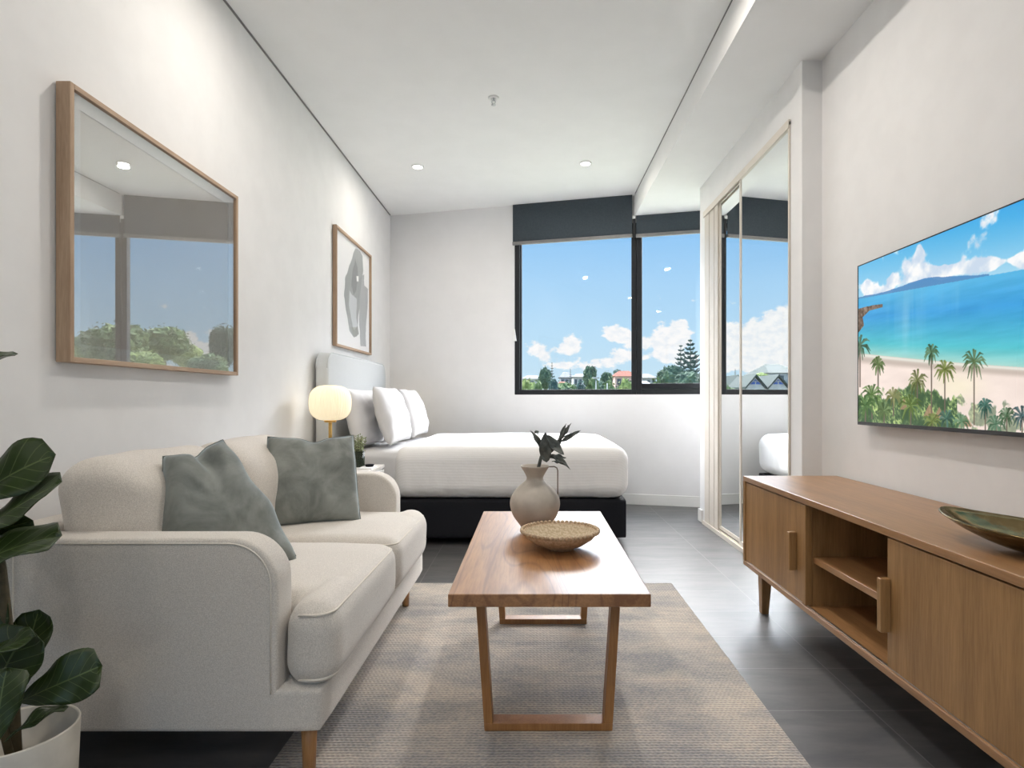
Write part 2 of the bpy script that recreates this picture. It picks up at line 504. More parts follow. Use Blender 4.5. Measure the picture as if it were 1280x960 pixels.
# ------------------------------------------------------------------ room shell
def WY(x): return 5.80-.253*x
NX, NY = .245, .9695
def W(x, d, z): return Vector((x+NX*d, WY(x)+NY*d, z))
def wbox(name, x0, x1, d0, d1, z0, z1, mat, parent=None, bevel=0):
    return hexa(name, [W(x0,d0,z0), W(x1,d0,z0), W(x1,d1,z0), W(x0,d1,z0), W(x0,d0,z1), W(x1,d0,z1), W(x1,d1,z1), W(x0,d1,z1)], mat, parent, bevel)

HC, HB = 2.94, 2.74
XL, XR, XB = -1.5, 1.49, .974
YR = -2.6
struct(prism('floor', [(XL-.1, YR-.1), (2.3, YR-.1), (2.3, WY(2.3)+.2), (XL-.1, WY(XL-.1)+.2)], -.12, 0, 'Z', M['floor']))
struct(box('wall_left', XL-.12, XL, YR-.1, 6.4, 0, HC+.1, M['wall']))
struct(prism('ceiling', [(XL-.1, YR-.1), (2.3, YR-.1), (2.3, WY(2.3)+.25), (XL-.1, WY(XL-.1)+.25)], HC, HC+.15, 'Z', M['ceil']))
struct(prism('trim_1', [(XB, YR), (2.3, YR), (2.3, WY(2.3)+.02), (XB, WY(XB)+.02)], HB, HC, 'Z', M['ceil']))
struct(box('wall_right', XR, XR+.12, YR-.1, 3.0, 0, HB, M['wall']))
# rear wall; its glazed sliding door is added behind the camera for light
bm = bmesh.new()
add_box(bm, XL, -1.0, YR-.12, YR, 0, HC); add_box(bm, 1.0, XR, YR-.12, YR, 0, HC); add_box(bm, -1.0, 1.0, YR-.12, YR, 2.3, HC)
struct(from_bm('wall_rear', bm, M['wall']))
# window wall
bm = bmesh.new()
def aw(x0, x1, d0, d1, z0, z1):
    p = [W(x0,d0,z0), W(x1,d0,z0), W(x1,d1,z0), W(x0,d1,z0), W(x0,d0,z1), W(x1,d0,z1), W(x1,d1,z1), W(x0,d1,z1)]
    v = [bm.verts.new(q) for q in p]
    for f in ((3,2,1,0),(4,5,6,7),(0,1,5,4),(1,2,6,5),(2,3,7,6),(3,0,4,7)): bm.faces.new([v[i] for i in f])
WX0, WX1, ZS = -.176, 1.98, 1.045
aw(XL-.1, WX0, 0, .2, 0, HC); aw(WX0, 2.3, 0, .2, 0, ZS); aw(WX1, 2.3, 0, .2, ZS, HC); aw(WX0, WX1, .02, .2, 2.68, HC)
struct(from_bm('wall_back', bm, M['wall2']))
# wardrobe recess: nib, header, far nib, recess walls
YN0, YN1, YF0, YF1 = 3.0, 3.13, 4.69, 4.82
XN = 1.387
bm = bmesh.new()
add_box(bm, XN, 2.1, YN0, YN1, 0, HB); add_box(bm, XN, 2.1, YF0, YF1, 0, HB); add_box(bm, XN, 1.52, YN1, YF0, 2.49, HB)
add_box(bm, 2.1, 2.22, YN0, WY(2.2)+.1, 0, HC)
struct(from_bm('wall_wardrobe', bm, M['wall']))
# baseboards
struct(box('baseboard_left', XL, XL+.014, YR, 6.15, 0, .1, M['trim'], None, .003))
struct(wbox('baseboard_back', -1.49, 2.09, -.014, 0, 0, .1, M['trim'], None, .003))
struct(box('baseboard_right', XR-.014, XR, YR, YN0, 0, .1, M['trim'], None, .003))
bm = bmesh.new(); add_box(bm, XN-.014, XN+.04, YF0+.045, YF1+.014, 0, .1); add_box(bm, XN-.014, XR-.014, YN0-.014, YN0, 0, .1)
add_box(bm, XN-.014, XN, YN0, YN1-.02, 0, .1)
struct(bev(from_bm('baseboard_wardrobe', bm, M['trim']), .003))
# thin grey strip drawn as the shadow line between left wall and ceiling
struct(box('shadow_trim_2', XL, XL+.012, YR, 6.15, HC-.004, HC-.001, M['blindbar']))
struct(box('trim_3', XB-.006, XB, YR, 5.5, HC-.005, HC-.001, M['blindbar']))

# windows
def window_struct(name, parts, panes):
    bm = bmesh.new()
    for q in parts:
        x0, x1, d0, d1, z0, z1 = q
        p = [W(x0,d0,z0), W(x1,d0,z0), W(x1,d1,z0), W(x0,d1,z0), W(x0,d0,z1), W(x1,d0,z1), W(x1,d1,z1), W(x0,d1,z1)]
        v = [bm.verts.new(a) for a in p]
        for f in ((3,2,1,0),(4,5,6,7),(0,1,5,4),(1,2,6,5),(2,3,7,6),(3,0,4,7)): bm.faces.new([v[i] for i in f])
    o = struct(bev(from_bm(name, bm, M['dark']), .003, 2))
    return o
w1 = window_struct('window_1', [(WX0, WX0+.048, .01, .09, ZS, 2.68), (WX0+.048, .945, .01, .09, ZS, ZS+.05), (.945, .99, .01, .09, ZS, 2.68), (WX0+.048, .945, .01, .09, 2.63, 2.68),
                                (WX0+.048, WX0+.06, .04, .07, ZS+.05, 2.63)], None)
g1 = wbox('window_pane', WX0+.055, .95, .05, .056, ZS+.045, 2.635, M['glass'], w1)
w2 = window_struct('window_2', [(.992, 1.04, .01, .09, ZS, 2.68), (1.04, 1.93, .01, .09, ZS, ZS+.05), (1.93, WX1, .01, .09, ZS, 2.68), (1.04, 1.93, .01, .09, 2.63, 2.68)], None)
sash = wbox('sash_rail', 1.04, 1.93, .0, .07, ZS+.052, ZS+.105, M['dark'], w2, .004)
g2 = wbox('window_pane', 1.035, 1.935, .05, .056, ZS+.10, 2.635, M['glass'], w2)
rd = struct(box('added_window_3', -1.0, 1.0, YR-.08, YR-.02, 2.24, 2.3, M['dark'], None, .003))  # head of the added rear door, unseen, lets daylight in
bm = bmesh.new()
for (a, b) in ((-1.0, -.95), (.95, 1.0), (-.03, .03)): add_box(bm, a, b, YR-.08, YR-.02, 0.01, 2.24)
add_box(bm, -.95, -.03, YR-.08, YR-.02, .01, .06); add_box(bm, .03, .95, YR-.08, YR-.02, .01, .06)
from_bm('door_frame', bm, M['dark'], rd)
box('window_pane', -.95, .95, YR-.053, YR-.047, .06, 2.24, M['glass'], rd)

# roller blinds, hung inside the reveal
def blind(x0, x1, zt, zb, label):
    t = thing('roller_blind', label, 'blind', W((x0+x1)/2, -.02, zb), 'roller blinds over the window')
    wbox('blind_fabric', x0, x1, -.024, -.016, zb+.03, zt, M['blind'], t)
    wbox('bottom_rail', x0-.002, x1+.002, -.034, -.008, zb, zb+.032, M['blindbar'], t, .004)
    return t
b1 = blind(WX0-.01, .955, HC-.002, 2.535, 'tall charcoal roller blind drawn partway down the wide left window pane')
b2 = blind(.992, 1.96, HB-.003, 2.53, 'short charcoal roller blind under the lowered ceiling over the right window pane')
wbox('bracket', .958, .984, -.03, .0, HB-.03, HB-.002, M['white'], b2)
wbox('mounting_post', .962, .985, -.02, -.004, 2.53, HB-.03, M['dark'], b2)
bm = bmesh.new()
add_tube(bm, [W(WX0+.004, -.02, 2.53), W(WX0+.001, -.02, 1.70)], .0018, 6)
from_bm('cord', bm, M['white'], b1, True)
hexa('cord_weight', [W(WX0-.008,-.028,1.58), W(WX0+.026,-.028,1.58), W(WX0+.026,-.010,1.58), W(WX0-.008,-.010,1.58),
                     W(WX0-.008,-.024,1.70), W(WX0+.010,-.024,1.70), W(WX0+.010,-.014,1.70), W(WX0-.008,-.014,1.70)], M['white'], b1, .003)

# wardrobe sliding mirror doors
def mirror_door(x, y0, y1, label):
    t = thing('mirror_door', label, 'wardrobe door', (x, (y0+y1)/2, .035), 'sliding mirror doors of the wardrobe')
    zt = 2.475
    box('mirror_panel', x, x+.006, y0+.012, y1-.012, .06, zt-.02, M['mirror'], t)
    for a, b in ((y0, y0+.014), (y1-.024, y1)): box('stile', x-.005, x+.010, a, b, .035, zt, M['alu'], t, .002)
    box('bottom_rail', x-.005, x+.010, y0+.014, y1-.024, .035, .062, M['alu'], t, .002)
    box('top_rail', x-.005, x+.010, y0+.014, y1-.024, zt-.022, zt, M['alu'], t, .002)
    return t
mirror_door(XN-.003, YN1+.004, 3.885, 'nearer mirrored sliding door of the wardrobe, behind the low wooden cabinet')
mirror_door(XN+.014, 3.835, 4.352, 'farther mirrored sliding door of the wardrobe, next to the window wall')
bm = bmesh.new()
add_box(bm, XN-.022, XN+.10, YN1, YF0, 0, .018)
add_box(bm, XN-.022, XN-.012, YN1, YF0, .018, .03); add_box(bm, XN+.0075, XN+.0088, YN1, 4.35, .018, .03); add_box(bm, XN+.085, XN+.10, YN1, YF0, .018, .03)
struct(bev(from_bm('trim_4', bm, M['alu']), .002, 2))
bm = bmesh.new()
add_box(bm, XN-.014, XN-.009, YN1, YF0, 2.455, 2.50); add_box(bm, XN+.0075, XN+.0088, YN1, 4.35, 2.475, 2.49); add_box(bm, XN-.009, XN, YN1, YF0, 2.49, 2.50); add_box(bm, XN+.085, XN+.09, YN1, YF0, 2.455, 2.49)
struct(from_bm('trim_5', bm, M['alu']))
bm = bmesh.new()
add_box(bm, XN+.012, XN+.06, 4.355, YF0, .02, 2.49)
for a, b in ((4.358, 4.44), (4.452, 4.56), (4.572, YF0)): add_box(bm, XN-.001, XN+.012, a, b, .02, 2.49)
struct(bev(from_bm('trim_6', bm, M['alu']), .002, 2))

# ------------------------------------------------------------------ ceiling fittings
def downlight(x, y, zc, label, power):
    t = thing('downlight', label, 'ceiling light', (x, y, zc-.01), 'recessed ceiling downlights')
    prof = [(.052, .009), (.05, .002), (.044, .0), (.038, .004), (.036, .0098)]
    lathe('trim_ring', prof, (x, y, zc-.01), M['white'], t, 40)
    lathe('lens', [(0, .003), (.0365, .003), (.0365, .008)], (x, y, zc-.01), M['lens'], t, 32)
    return t
def spot(x, y, z, e, size=.08, spread=175, col=(1,.93,.85)):
    ld = bpy.data.lights.new('downlight_beam', 'AREA'); ld.shape = 'DISK'; ld.size = size; ld.energy = e; ld.color = col
    ld.spread = math.radians(spread)
    o = bpy.data.objects.new('downlight_beam', ld); COL.objects.link(o); o.location = (x, y, z)
    return o
DL = 13.5
downlight(-.953, 4.867, HC, 'small round ceiling downlight on the left, above the bed pillows', 10)
downlight(.44, 4.80, HC, 'small round ceiling downlight on the right, in front of the window', 10)
spot(-.953, 4.867, HC-.03, DL*.45); spot(.44, 4.80, HC-.03, DL*.45)
for (x, y) in ((-.85, 2.5), (.45, 2.5), (-.85, .4), (.45, .4), (-.85, -1.5), (.45, -1.5)):  # unseen downlights added as room fill; the left wall's glow implies one of them
    downlight(x, y, HC, 'unseen recessed ceiling downlight added as fill nearer the viewer, outside the picture', 10)
    spot(x, y, HC-.03, DL*((.75 if x < 0 else 1.0) if y > 1 else .5))

t = thing('ceiling_sprinkler', 'small chrome and white fire sprinkler head in the middle of the ceiling', 'sprinkler', (-.247, 3.757, HC-.05))
c = (-.247, 3.757, HC)
lathe('rosette', [(.036, -.001), (.034, -.006), (.016, -.008), (.014, -.001)], c, M['white'], t, 32)
bm = bmesh.new()
add_tube(bm, [(c[0], c[1], HC-.003), (c[0], c[1], HC-.02)], .006, 10)
add_tube(bm, [(c[0]-.008, c[1], HC-.018), (c[0]-.012, c[1], HC-.03), (c[0], c[1], HC-.045)], .0022, 8)
add_tube(bm, [(c[0]+.008, c[1], HC-.018), (c[0]+.012, c[1], HC-.03), (c[0], c[1], HC-.045)], .0022, 8)
from_bm('frame_arms', bm, M['chrome'], t, True)
lathe('deflector', [(0, -.046), (.015, -.046), (.015, -.048), (0, -.048)], c, M['chrome'], t, 24)

# ------------------------------------------------------------------ painted images (flat colour per vertex)
class Canvas:
    def __init__(s, nx, ny): s.nx, s.ny = nx, ny
def image_mesh(name, origin, eu, ev, nx, ny, rgb, mat, parent):
    # rgb: (ny, nx, 3) in sRGB 0..255, row 0 at the bottom
    u = np.linspace(0, 1, nx); v = np.linspace(0, 1, ny)
    U, V = np.meshgrid(u, v)
    o = np.array(origin); co = o+U[..., None]*np.array(eu)+V[..., None]*np.array(ev)
    co = co.reshape(-1, 3)
    idx = np.arange(nx*ny).reshape(ny, nx)
    quads = np.stack([idx[:-1,:-1], idx[:-1,1:], idx[1:,1:], idx[1:,:-1]], -1).reshape(-1, 4)
    me = bpy.data.meshes.new(name)
    me.vertices.add(len(co)); me.vertices.foreach_set('co', co.ravel())
    me.loops.add(quads.size); me.loops.foreach_set('vertex_index', quads.ravel())
    me.polygons.add(len(quads)); me.polygons.foreach_set('loop_start', np.arange(0, quads.size, 4)); me.polygons.foreach_set('loop_total', np.full(len(quads), 4))
    me.update(calc_edges=True)
    c = np.clip(rgb.reshape(-1, 3)/255., 0, 1); l = np.where(c <= .04045, c/12.92, ((c+.055)/1.055)**2.4)
    at = me.color_attributes.new('Col', 'FLOAT_COLOR', 'POINT')
    at.data.foreach_set('color', np.concatenate([l, np.ones((len(l), 1))], 1).astype(np.float32).ravel())
    return link_mesh(name, me, mat, parent)

def inpoly(X, Y, poly):
    r = np.zeros(X.shape, bool); n = len(poly)
    for i in range(n):
        x1, y1 = poly[i]; x2, y2 = poly[(i+1) % n]
        if y1 == y2: continue
        c = ((y1 > Y) != (y2 > Y)) & (X < (x2-x1)*(Y-y1)/(y2-y1)+x1)
        r ^= c
    return r
def segdist(X, Y, a, b):
    ax, ay = a; bx, by = b; dx, dy = bx-ax, by-ay
    t = np.clip(((X-ax)*dx+(Y-ay)*dy)/(dx*dx+dy*dy+1e-9), 0, 1)
    return np.hypot(X-ax-t*dx, Y-ay-t*dy), t
rng = np.random.default_rng(3)
def fbm(X, Y, s, oct=5, seed=1):
    out = np.zeros(X.shape); amp = 1; tot = 0
    for o in range(oct):
        r = np.random.default_rng(seed*100+o); G = r.random((64, 64))
        x = X/s*2**o; y = Y/s*2**o
        xi, yi = np.floor(x).astype(int), np.floor(y).astype(int); fx, fy = x-xi, y-yi
        fx = fx*fx*(3-2*fx); fy = fy*fy*(3-2*fy)
        g = lambda a, b: G[a % 64, b % 64]
        out += amp*((g(xi, yi)*(1-fx)+g(xi+1, yi)*fx)*(1-fy)+(g(xi, yi+1)*(1-fx)+g(xi+1, yi+1)*fx)*fy); tot += amp; amp *= .5
    return out/tot
def ss(x, a, b):
    t = np.clip((x-a)/(b-a), 0, 1); return t*t*(3-2*t)
def over(img, a, col):
    a = a[..., None]; return img*(1-a)+np.array(col, float)*a

# television on the right wall
TX, TY0, TY1, TZ0, TZ1 = 1.44, 1.35, 2.58, .888, 1.588
t = thing('television', 'wide flat television on the right wall showing a tropical beach', 'television', (TX, (TY0+TY1)/2, TZ0))
box('tv_housing', TX+.004, TX+.03, TY0, TY1, TZ0, TZ1, M['tvblack'], t, .003)
box('wall_mount', TX+.03, XR, 1.7, 2.25, 1.05, 1.4, M['tvblack'], t)
bm = bmesh.new()
add_box(bm, TX-.002, TX+.004, TY0, TY1, TZ0, TZ0+.014); add_box(bm, TX-.002, TX+.004, TY0, TY1, TZ1-.004, TZ1)
add_box(bm, TX-.002, TX+.004, TY0, TY0+.004, TZ0+.014, TZ1-.004); add_box(bm, TX-.002, TX+.004, TY1-.004, TY1, TZ0+.014, TZ1-.004)
from_bm('bezel', bm, M['tvblack'], t)
nx, ny = 760, 430
S, T = np.meshgrid(np.linspace(0, 1, nx), np.linspace(0, 1, ny))
Yw = TY1-.004-S*(TY1-TY0-.008); Zw = TZ0+.014+T*(TZ1-TZ0-.018)
PX = TX*F/Yw+CX; PY = CY-(Zw-H)*F/Yw                  # position in the photograph's own picture of the screen
X3, Y3 = (PX-1050)*3, (PY-240)*3
SX = (S*1230); SY = T*700
hor = 400-(X3-75)*.179
img = np.zeros(X3.shape+(3,))
k = np.clip((hor-Y3)/260, 0, 1)[..., None]
img = np.array([168,220,244])*(1-k)+np.array([44,166,232])*k
# clouds
cf = fbm(SX, SY, 90, 6, 2)
def blob(cx, cy, rx, ry): return np.exp(-(((X3-cx)/rx)**2+((Y3-cy)/ry)**2))
m = blob(270,290,42,75)+.9*blob(300,215,20,30)+.75*blob(195,330,20,35)+.7*blob(97,345,20,30)+.95*blob(350,305,50,28)+.85*blob(430,290,60,26)+.5*blob(130,370,90,16)+.75*blob(560,275,60,20)+.75*blob(650,255,90,18)+.25*blob(390,235,40,8)+.5*blob(700,260,60,30)+.6*blob(900,220,150,40)
m = m*1.15+.35*np.exp(-((Y3-hor+45)/26)**2)
ca = ss(m+(cf-.5)*2.3, .36, .66)*(Y3 < hor)
shade = ss(fbm(SX+7, SY+20, 55, 5, 5), .3, .7)[..., None]
img = img*(1-ca[..., None])+(np.array([206,222,240])*(1-shade)+np.array([255,255,255])*shade)*ca[..., None]
# mountains
mt = hor-26*np.exp(-((X3-320)/110)**2)-8*np.exp(-((X3-450)/60)**2)-6-6*(fbm(SX, SY*0, 60, 4, 7)-.5)
a = ((Y3 > mt) & (Y3 < hor+1) & (X3 < 560)).astype(float)*.85
img = over(img, a, (72,132,190))
# sea
shore = 605+(X3-75)*.11-(X3-75)**2*.00004
q = np.clip((Y3-hor)/(shore-hor), 0, 1)
st = (fbm(SX, SY*9, 160, 4, 11)-.5)[..., None]*26
c0, c1, c2, c3 = np.array([88,186,232]), np.array([56,160,224]), np.array([86,200,212]), np.array([170,220,210])
qq = q[..., None]
sea = np.where(qq < .35, c0+(c1-c0)*qq/.35, np.where(qq < .8, c1+(c2-c1)*(qq-.35)/.45, c2+(c3-c2)*(qq-.8)/.2))+st
rf = (.5*blob(270,470,46,130)+.35*blob(195,440,14,90)+.3*blob(430,400,50,60))*ss(fbm(SX, SY*.1, 40, 3, 9), .2, .8)
sea = sea*(1-rf[..., None])+np.array([190,228,238])*rf[..., None]
img = np.where((Y3 > hor)[..., None], sea, img)
# beach
bn = fbm(SX, SY*3, 130, 4, 14)[..., None]
sand = np.array([250,232,222])+(bn-.5)*24
wet = np.array([206,190,178])
wq = ss(Y3-shore, 22, 44)[..., None]
sand = wet*(1-wq)+sand*wq
fo = np.exp(-((Y3-shore-6)/7)**2)[..., None]
sand = sand*(1-fo)+np.array([236,234,224])*fo
img = np.where((Y3 > shore)[..., None], sand, img)
img = over(img, blob(440,730,90,50)*.7, (255,246,214))
# headland
a = inpoly(X3, Y3, [(60,440),(120,425),(160,420),(160,432),(110,445),(85,470),(90,500),(60,540)]).astype(float)
img = img*(1-a[..., None])+(np.array([120,100,84])+(fbm(SX, SY, 12, 4, 21)-.5)[..., None]*120)*a[..., None]
# low vegetation
veg = 752+.16*np.maximum(0, X3-330)-30*np.exp(-((X3-290)/40)**2)+40*(fbm(SX, SY*.5, 26, 4, 31)-.5)*2
vn = ss(fbm(SX+SY*.6, SY*.7-SX*.3, 7, 4, 33), .25, .75); v2 = fbm(SX, SY, 45, 3, 34)
vcol = np.array([44,66,40])+vn[..., None]*np.array([150,140,90])*ss(v2, .3, .8)[..., None]+np.array([12,22,14])
a = ss(Y3-veg, -4, 6)*np.where(X3 < 440, 1, .55*ss(fbm(SX, SY, 34, 3, 37), .42, .52))
img = img*(1-a[..., None])+vcol*a[..., None]
# thatched huts
for (hx, hy, hw) in ((335,795,22), (372,805,20), (472,835,26), (240,770,14)):
    a = inpoly(X3, Y3, [(hx, hy), (hx+hw, hy+45), (hx-hw, hy+45)]).astype(float)
    img = over(img, a*.85, (176,140,110))
# palms
def palm(img, x, y, yb, r, col, n=15, lean=0):
    w = (np.abs(X3-x) < r*2+abs(lean)+4) & (Y3 > y-r*2) & (Y3 < yb+4)
    d, tt = segdist(X3, Y3, (x, y), (x+lean, yb))
    img = over(img, (1-ss(d, 1.6, 3.4))*w*.95, (112,98,84))
    rr = random.Random(int(x*7+y))
    for i in range(n):
        an = 2*math.pi*i/n+rr.uniform(-.2, .2); L = r*rr.uniform(.8, 1.15)
        p0 = (x, y); p1 = (x+.6*L*math.cos(an), y+.6*L*math.sin(an)*1.1-.15*L); p2 = (x+L*math.cos(an)*.95, y+L*math.sin(an)*1.15+.28*L)
        dv = rr.uniform(-42, 30); c = [min(255, max(0, v+dv)) for v in col]
        for a_, b_, w0, w1 in ((p0, p1, 2.5, 5.0), (p1, p2, 5.0, 1.5)):
            d, tt = segdist(X3, Y3, a_, b_); wd = w0+(w1-w0)*tt
            hatch = .55+.45*(np.sin((X3+Y3)*1.9) > -.2)
            img = over(img, (1-ss(d, wd*.6, wd))*w*hatch, c)
    return img
for (x, y, yb, r, col) in ((75,575,730,40,(70,100,70)), (143,645,755,30,(92,118,60)), (290,705,800,42,(110,118,64)), (343,600,835,32,(72,104,66)), (393,665,825,40,(112,128,52)),
                           (503,635,872,48,(92,116,70)), (545,800,895,34,(52,104,92)), (200,765,840,34,(120,124,70)), (120,760,850,44,(80,116,48)), (95,800,860,40,(70,110,50)), (265,800,880,48,(98,124,52)),
                           (400,850,900,36,(60,104,90)), (345,860,900,36,(112,130,60)), (585,870,915,40,(86,128,98)), (625,838,915,34,(70,104,70)), (683,840,930,46,(52,84,88)), (165,820,870,34,(92,118,66)), (455,860,900,34,(92,132,96)),
                           (760,700,960,52,(86,112,70)), (840,820,980,50,(70,110,80)), (930,880,1000,60,(70,104,70)), (1010,900,1080,70,(70,104,70))):
    img = palm(img, x, y, yb, r, col)
mm = bpy.data.materials.new('screen_picture'); mm.use_nodes = True; n = NT(mm); b = n.n['Principled BSDF']
at = n.new('ShaderNodeAttribute', attribute_name='Col'); b.inputs['Base Color'].default_value = (0.01, 0.01, 0.01, 1); b.inputs['Roughness'].default_value = .25
b.inputs['Specular IOR Level'].default_value = .2
n.link(at.outputs['Color'], b.inputs['Emission Color']); b.inputs['Emission Strength'].default_value = .95
image_mesh('screen', (TX, TY1-.004, TZ0+.014), (0, -(TY1-TY0-.008), 0), (0, 0, TZ1-TZ0-.018), nx, ny, img, mm, t)

# ------------------------------------------------------------------ framed pictures on the left wall
def frame(name, label, y0, y1, z0, z1, depth, fw):
    t = thing(name, label, 'picture', (XL, (y0+y1)/2, z0))
    xf = XL+depth
    for a, b in ((y0, y0+fw), (y1-fw, y1)): box('frame_stile', XL+.004, xf, a, b, z0, z1, M['oak_pic'], t, .0015)
    for a, b in ((z0, z0+fw), (z1-fw, z1)): box('frame_rail', XL+.004, xf, y0+fw, y1-fw, a, b, M['oak_pic_y'], t, .0015)
    box('backing_board', XL+.006, xf-.022, y0+fw, y1-fw, z0+fw, z1-fw, M['paper'], t)
    return t, xf
t, xf = frame('framed_picture', 'large oak framed picture above the sofa, its glass reflecting window and trees', 1.834, 2.884, 1.117, 2.0, .05, .017)
bm = bmesh.new(); y0, y1, z0, z1 = 1.851, 2.867, 1.134, 1.983
for q in ((y0, y0+.045, z0, z1), (y1-.045, y1, z0, z1), (y0+.045, y1-.045, z0, z0+.045), (y0+.045, y1-.045, z1-.045, z1)): add_box(bm, xf-.022, xf-.016, *q)
from_bm('mat_board', bm, M['paper'], t)
M['artgrey'] = mottled('warm_grey_print', (222,217,210), (228,223,217), .9, 3, 0)
box('print', xf-.022, xf-.020, y0+.04, y1-.04, z0+.04, z1-.04, M['artgrey'], t)
box('glass', xf-.010, xf-.008, y0, y1, z0, z1, M['picglass'], t)

ay0, ay1, az0, az1 = 4.38, 5.34, 1.402, 2.312
t, xf = frame('framed_artwork', 'framed abstract grey watercolour hanging above the bed headboard', ay0, ay1, az0, az1, .035, .018)
nx, ny = 260, 260
S, T = np.meshgrid(np.linspace(0, 1, nx), np.linspace(0, 1, ny))
Yw = ay0+.018+S*(ay1-ay0-.036); Zw = az0+.018+T*(az1-az0-.036); xx = xf-.02
X5 = ((xx*F/Yw+CX)-400)*5.05; Y5 = ((CY-(Zw-H)*F/Yw)-270)*5.05
X5 = X5+(fbm(S*100, T*100, 14, 4, 3)-.5)*14; Y5 = Y5+(fbm(S*100, T*100, 12, 4, 8)-.5)*12
img = np.full(S.shape+(3,), 238.)
sf = fbm(S*100, T*30, 20, 4, 41)
main = [(222,203),(240,212),(268,250),(272,350),(262,440),(245,560),(240,690),(245,745),(215,768),(185,720),(163,600),(152,500),(160,390),(190,290)]
a = inpoly(X5, Y5, main).astype(float); g = (150+sf*40)[..., None]*np.array([.98,1.0,1.0])
img = img*(1-a[..., None])+g*a[..., None]
sec = [(235,420),(262,375),(280,372),(284,440),(302,460),(295,620),(285,740),(290,825),(256,820),(250,700),(245,600)]
a = inpoly(X5, Y5, sec).astype(float)*.8; g = (140+sf*40)[..., None]*np.array([.98,1.0,1.01])
img = img*(1-a[..., None])+g*a[..., None]
a = inpoly(X5, Y5, [(222,270),(238,330),(240,380),(228,470),(212,500),(200,440),(205,340)]).astype(float)*.6; img = over(img, a, (128,130,130))
a = inpoly(X5, Y5, [(205,500),(232,520),(228,640),(238,690),(215,720),(192,640),(182,560),(188,470)]).astype(float)*.75; img = over(img, a, (214,218,220))
a = inpoly(X5, Y5, [(230,378),(242,378),(242,412),(232,412)]).astype(float); img = over(img, a, (240,240,238))
a = inpoly(X5, Y5, [(190,700),(238,702),(240,742),(215,768)]).astype(float)*.5; img = over(img, a, (150,150,140))
mm = bpy.data.materials.new('watercolour_print'); mm.use_nodes = True; n = NT(mm); b = n.n['Principled BSDF']; b.inputs['Roughness'].default_value = .9
at = n.new('ShaderNodeAttribute', attribute_name='Col'); n.link(at.outputs['Color'], b.inputs['Base Color'])
image_mesh('print', (xf-.02, ay1-.018, az0+.018), (0, -(ay1-ay0-.036), 0), (0, 0, az1-az0-.036), nx, ny, img[:, ::-1], mm, t)
box('glass', xf-.010, xf-.008, ay0+.018, ay1-.018, az0+.018, az1-.018, M['picglass2'], t)

# ------------------------------------------------------------------ rug
bm = bmesh.new(); add_box(bm, -.71, .753, .7, 3.15, 0, .010)
o = from_bm('area_rug', bm, M['rug']); bev(o, .004, 2)
tag(o, 'large woven grey and beige rug lying under the coffee table', 'rug')

# ------------------------------------------------------------------ sofa
SY0, SY1 = 1.484, 2.885
SB, AT, SH = .15, .645, .465
t = sofa = thing('sofa', 'cream two-seat fabric sofa with wooden legs against the left wall', 'sofa', (-.96, (SY0+SY1)/2, 0))
AW = .100
def arm(y0, y1):
    poly = rpoly(-1.40, -.648, SB, AT, (0, 0, .12, .03), 12)
    o = prism('armrest', poly, y0, y1, 'Y', M['sofa'], sofa)
    m = o.modifiers.new('edge', 'BEVEL'); m.width = .014; m.segments = 4; m.limit_method = 'ANGLE'; m.angle_limit = math.radians(50)
    for p in o.data.polygons: p.use_smooth = True
    # stitched seam along the outer top edge
    pts = [(x, y0-.0005 if y0 < 2 else y1+.0005, z) for x, z in rpoly(-1.38, -.664, SB+.01, AT-.012, (0, 0, .108, .02), 12)]
    pts = [p for p in pts if p[2] > SB+.02]
    pts = [(-.664, pts[0][1], SB+.1)]+pts[:14]+[(-1.36, pts[0][1], AT-.012)]
    return o, pts
a1, p1 = arm(SY0, SY0+AW); a2, p2 = arm(SY1-AW, SY1)
bm = bmesh.new(); add_tube(bm, p1, .0022, 6); add_tube(bm, [(-1.318, SY0-.0005, SB+.01), (-1.318, SY0-.0005, AT-.03)], .0022, 6); from_bm('armrest_seam', bm, M['seam'], a1, True)
rbox('sofa_base', (-1.39, SY0+.001, SB), (-.537, SY1-.001, .262), .012, M['sofa'], sofa, n=12)
rbox('backrest_frame', (-1.44, SY0+.002, SB+.01), (-1.30, SY1-.002, .655), .025, M['sofa'], sofa, n=12)
def seat(y0, y1, ear0, ear1, ys):
    bm = bmesh.new()
    add_rbox(bm, (-1.28, y0, .258), (-.50, y1, SH), .06, n=22, crown=.022, wr=.003)
    add_rbox(bm, (-.645, ear0, .252), (-.500, ear1, SH+.002), .066, n=18, crown=.012, wr=.003)
    add_rbox(bm, (-.70, max(ear0, y0), .262), (-.502, min(ear1, y1), SH-.003), .058, n=14)
    o = from_bm('seat_cushion', bm, M['sofa'], sofa, True)
    m = o.modifiers.new('join', 'REMESH'); m.mode = 'VOXEL'; m.voxel_size = .009; m.use_smooth_shade = True
    m = o.modifiers.new('soften', 'SMOOTH'); m.factor = .6; m.iterations = 5
    return o
ym = 2.20
c1 = seat(SY0+AW+.002, ym-.002, SY0+.002, SY0+.3, 1)
c2 = seat(ym+.002, SY1-AW-.002, SY1-.3, SY1-.06, 2)
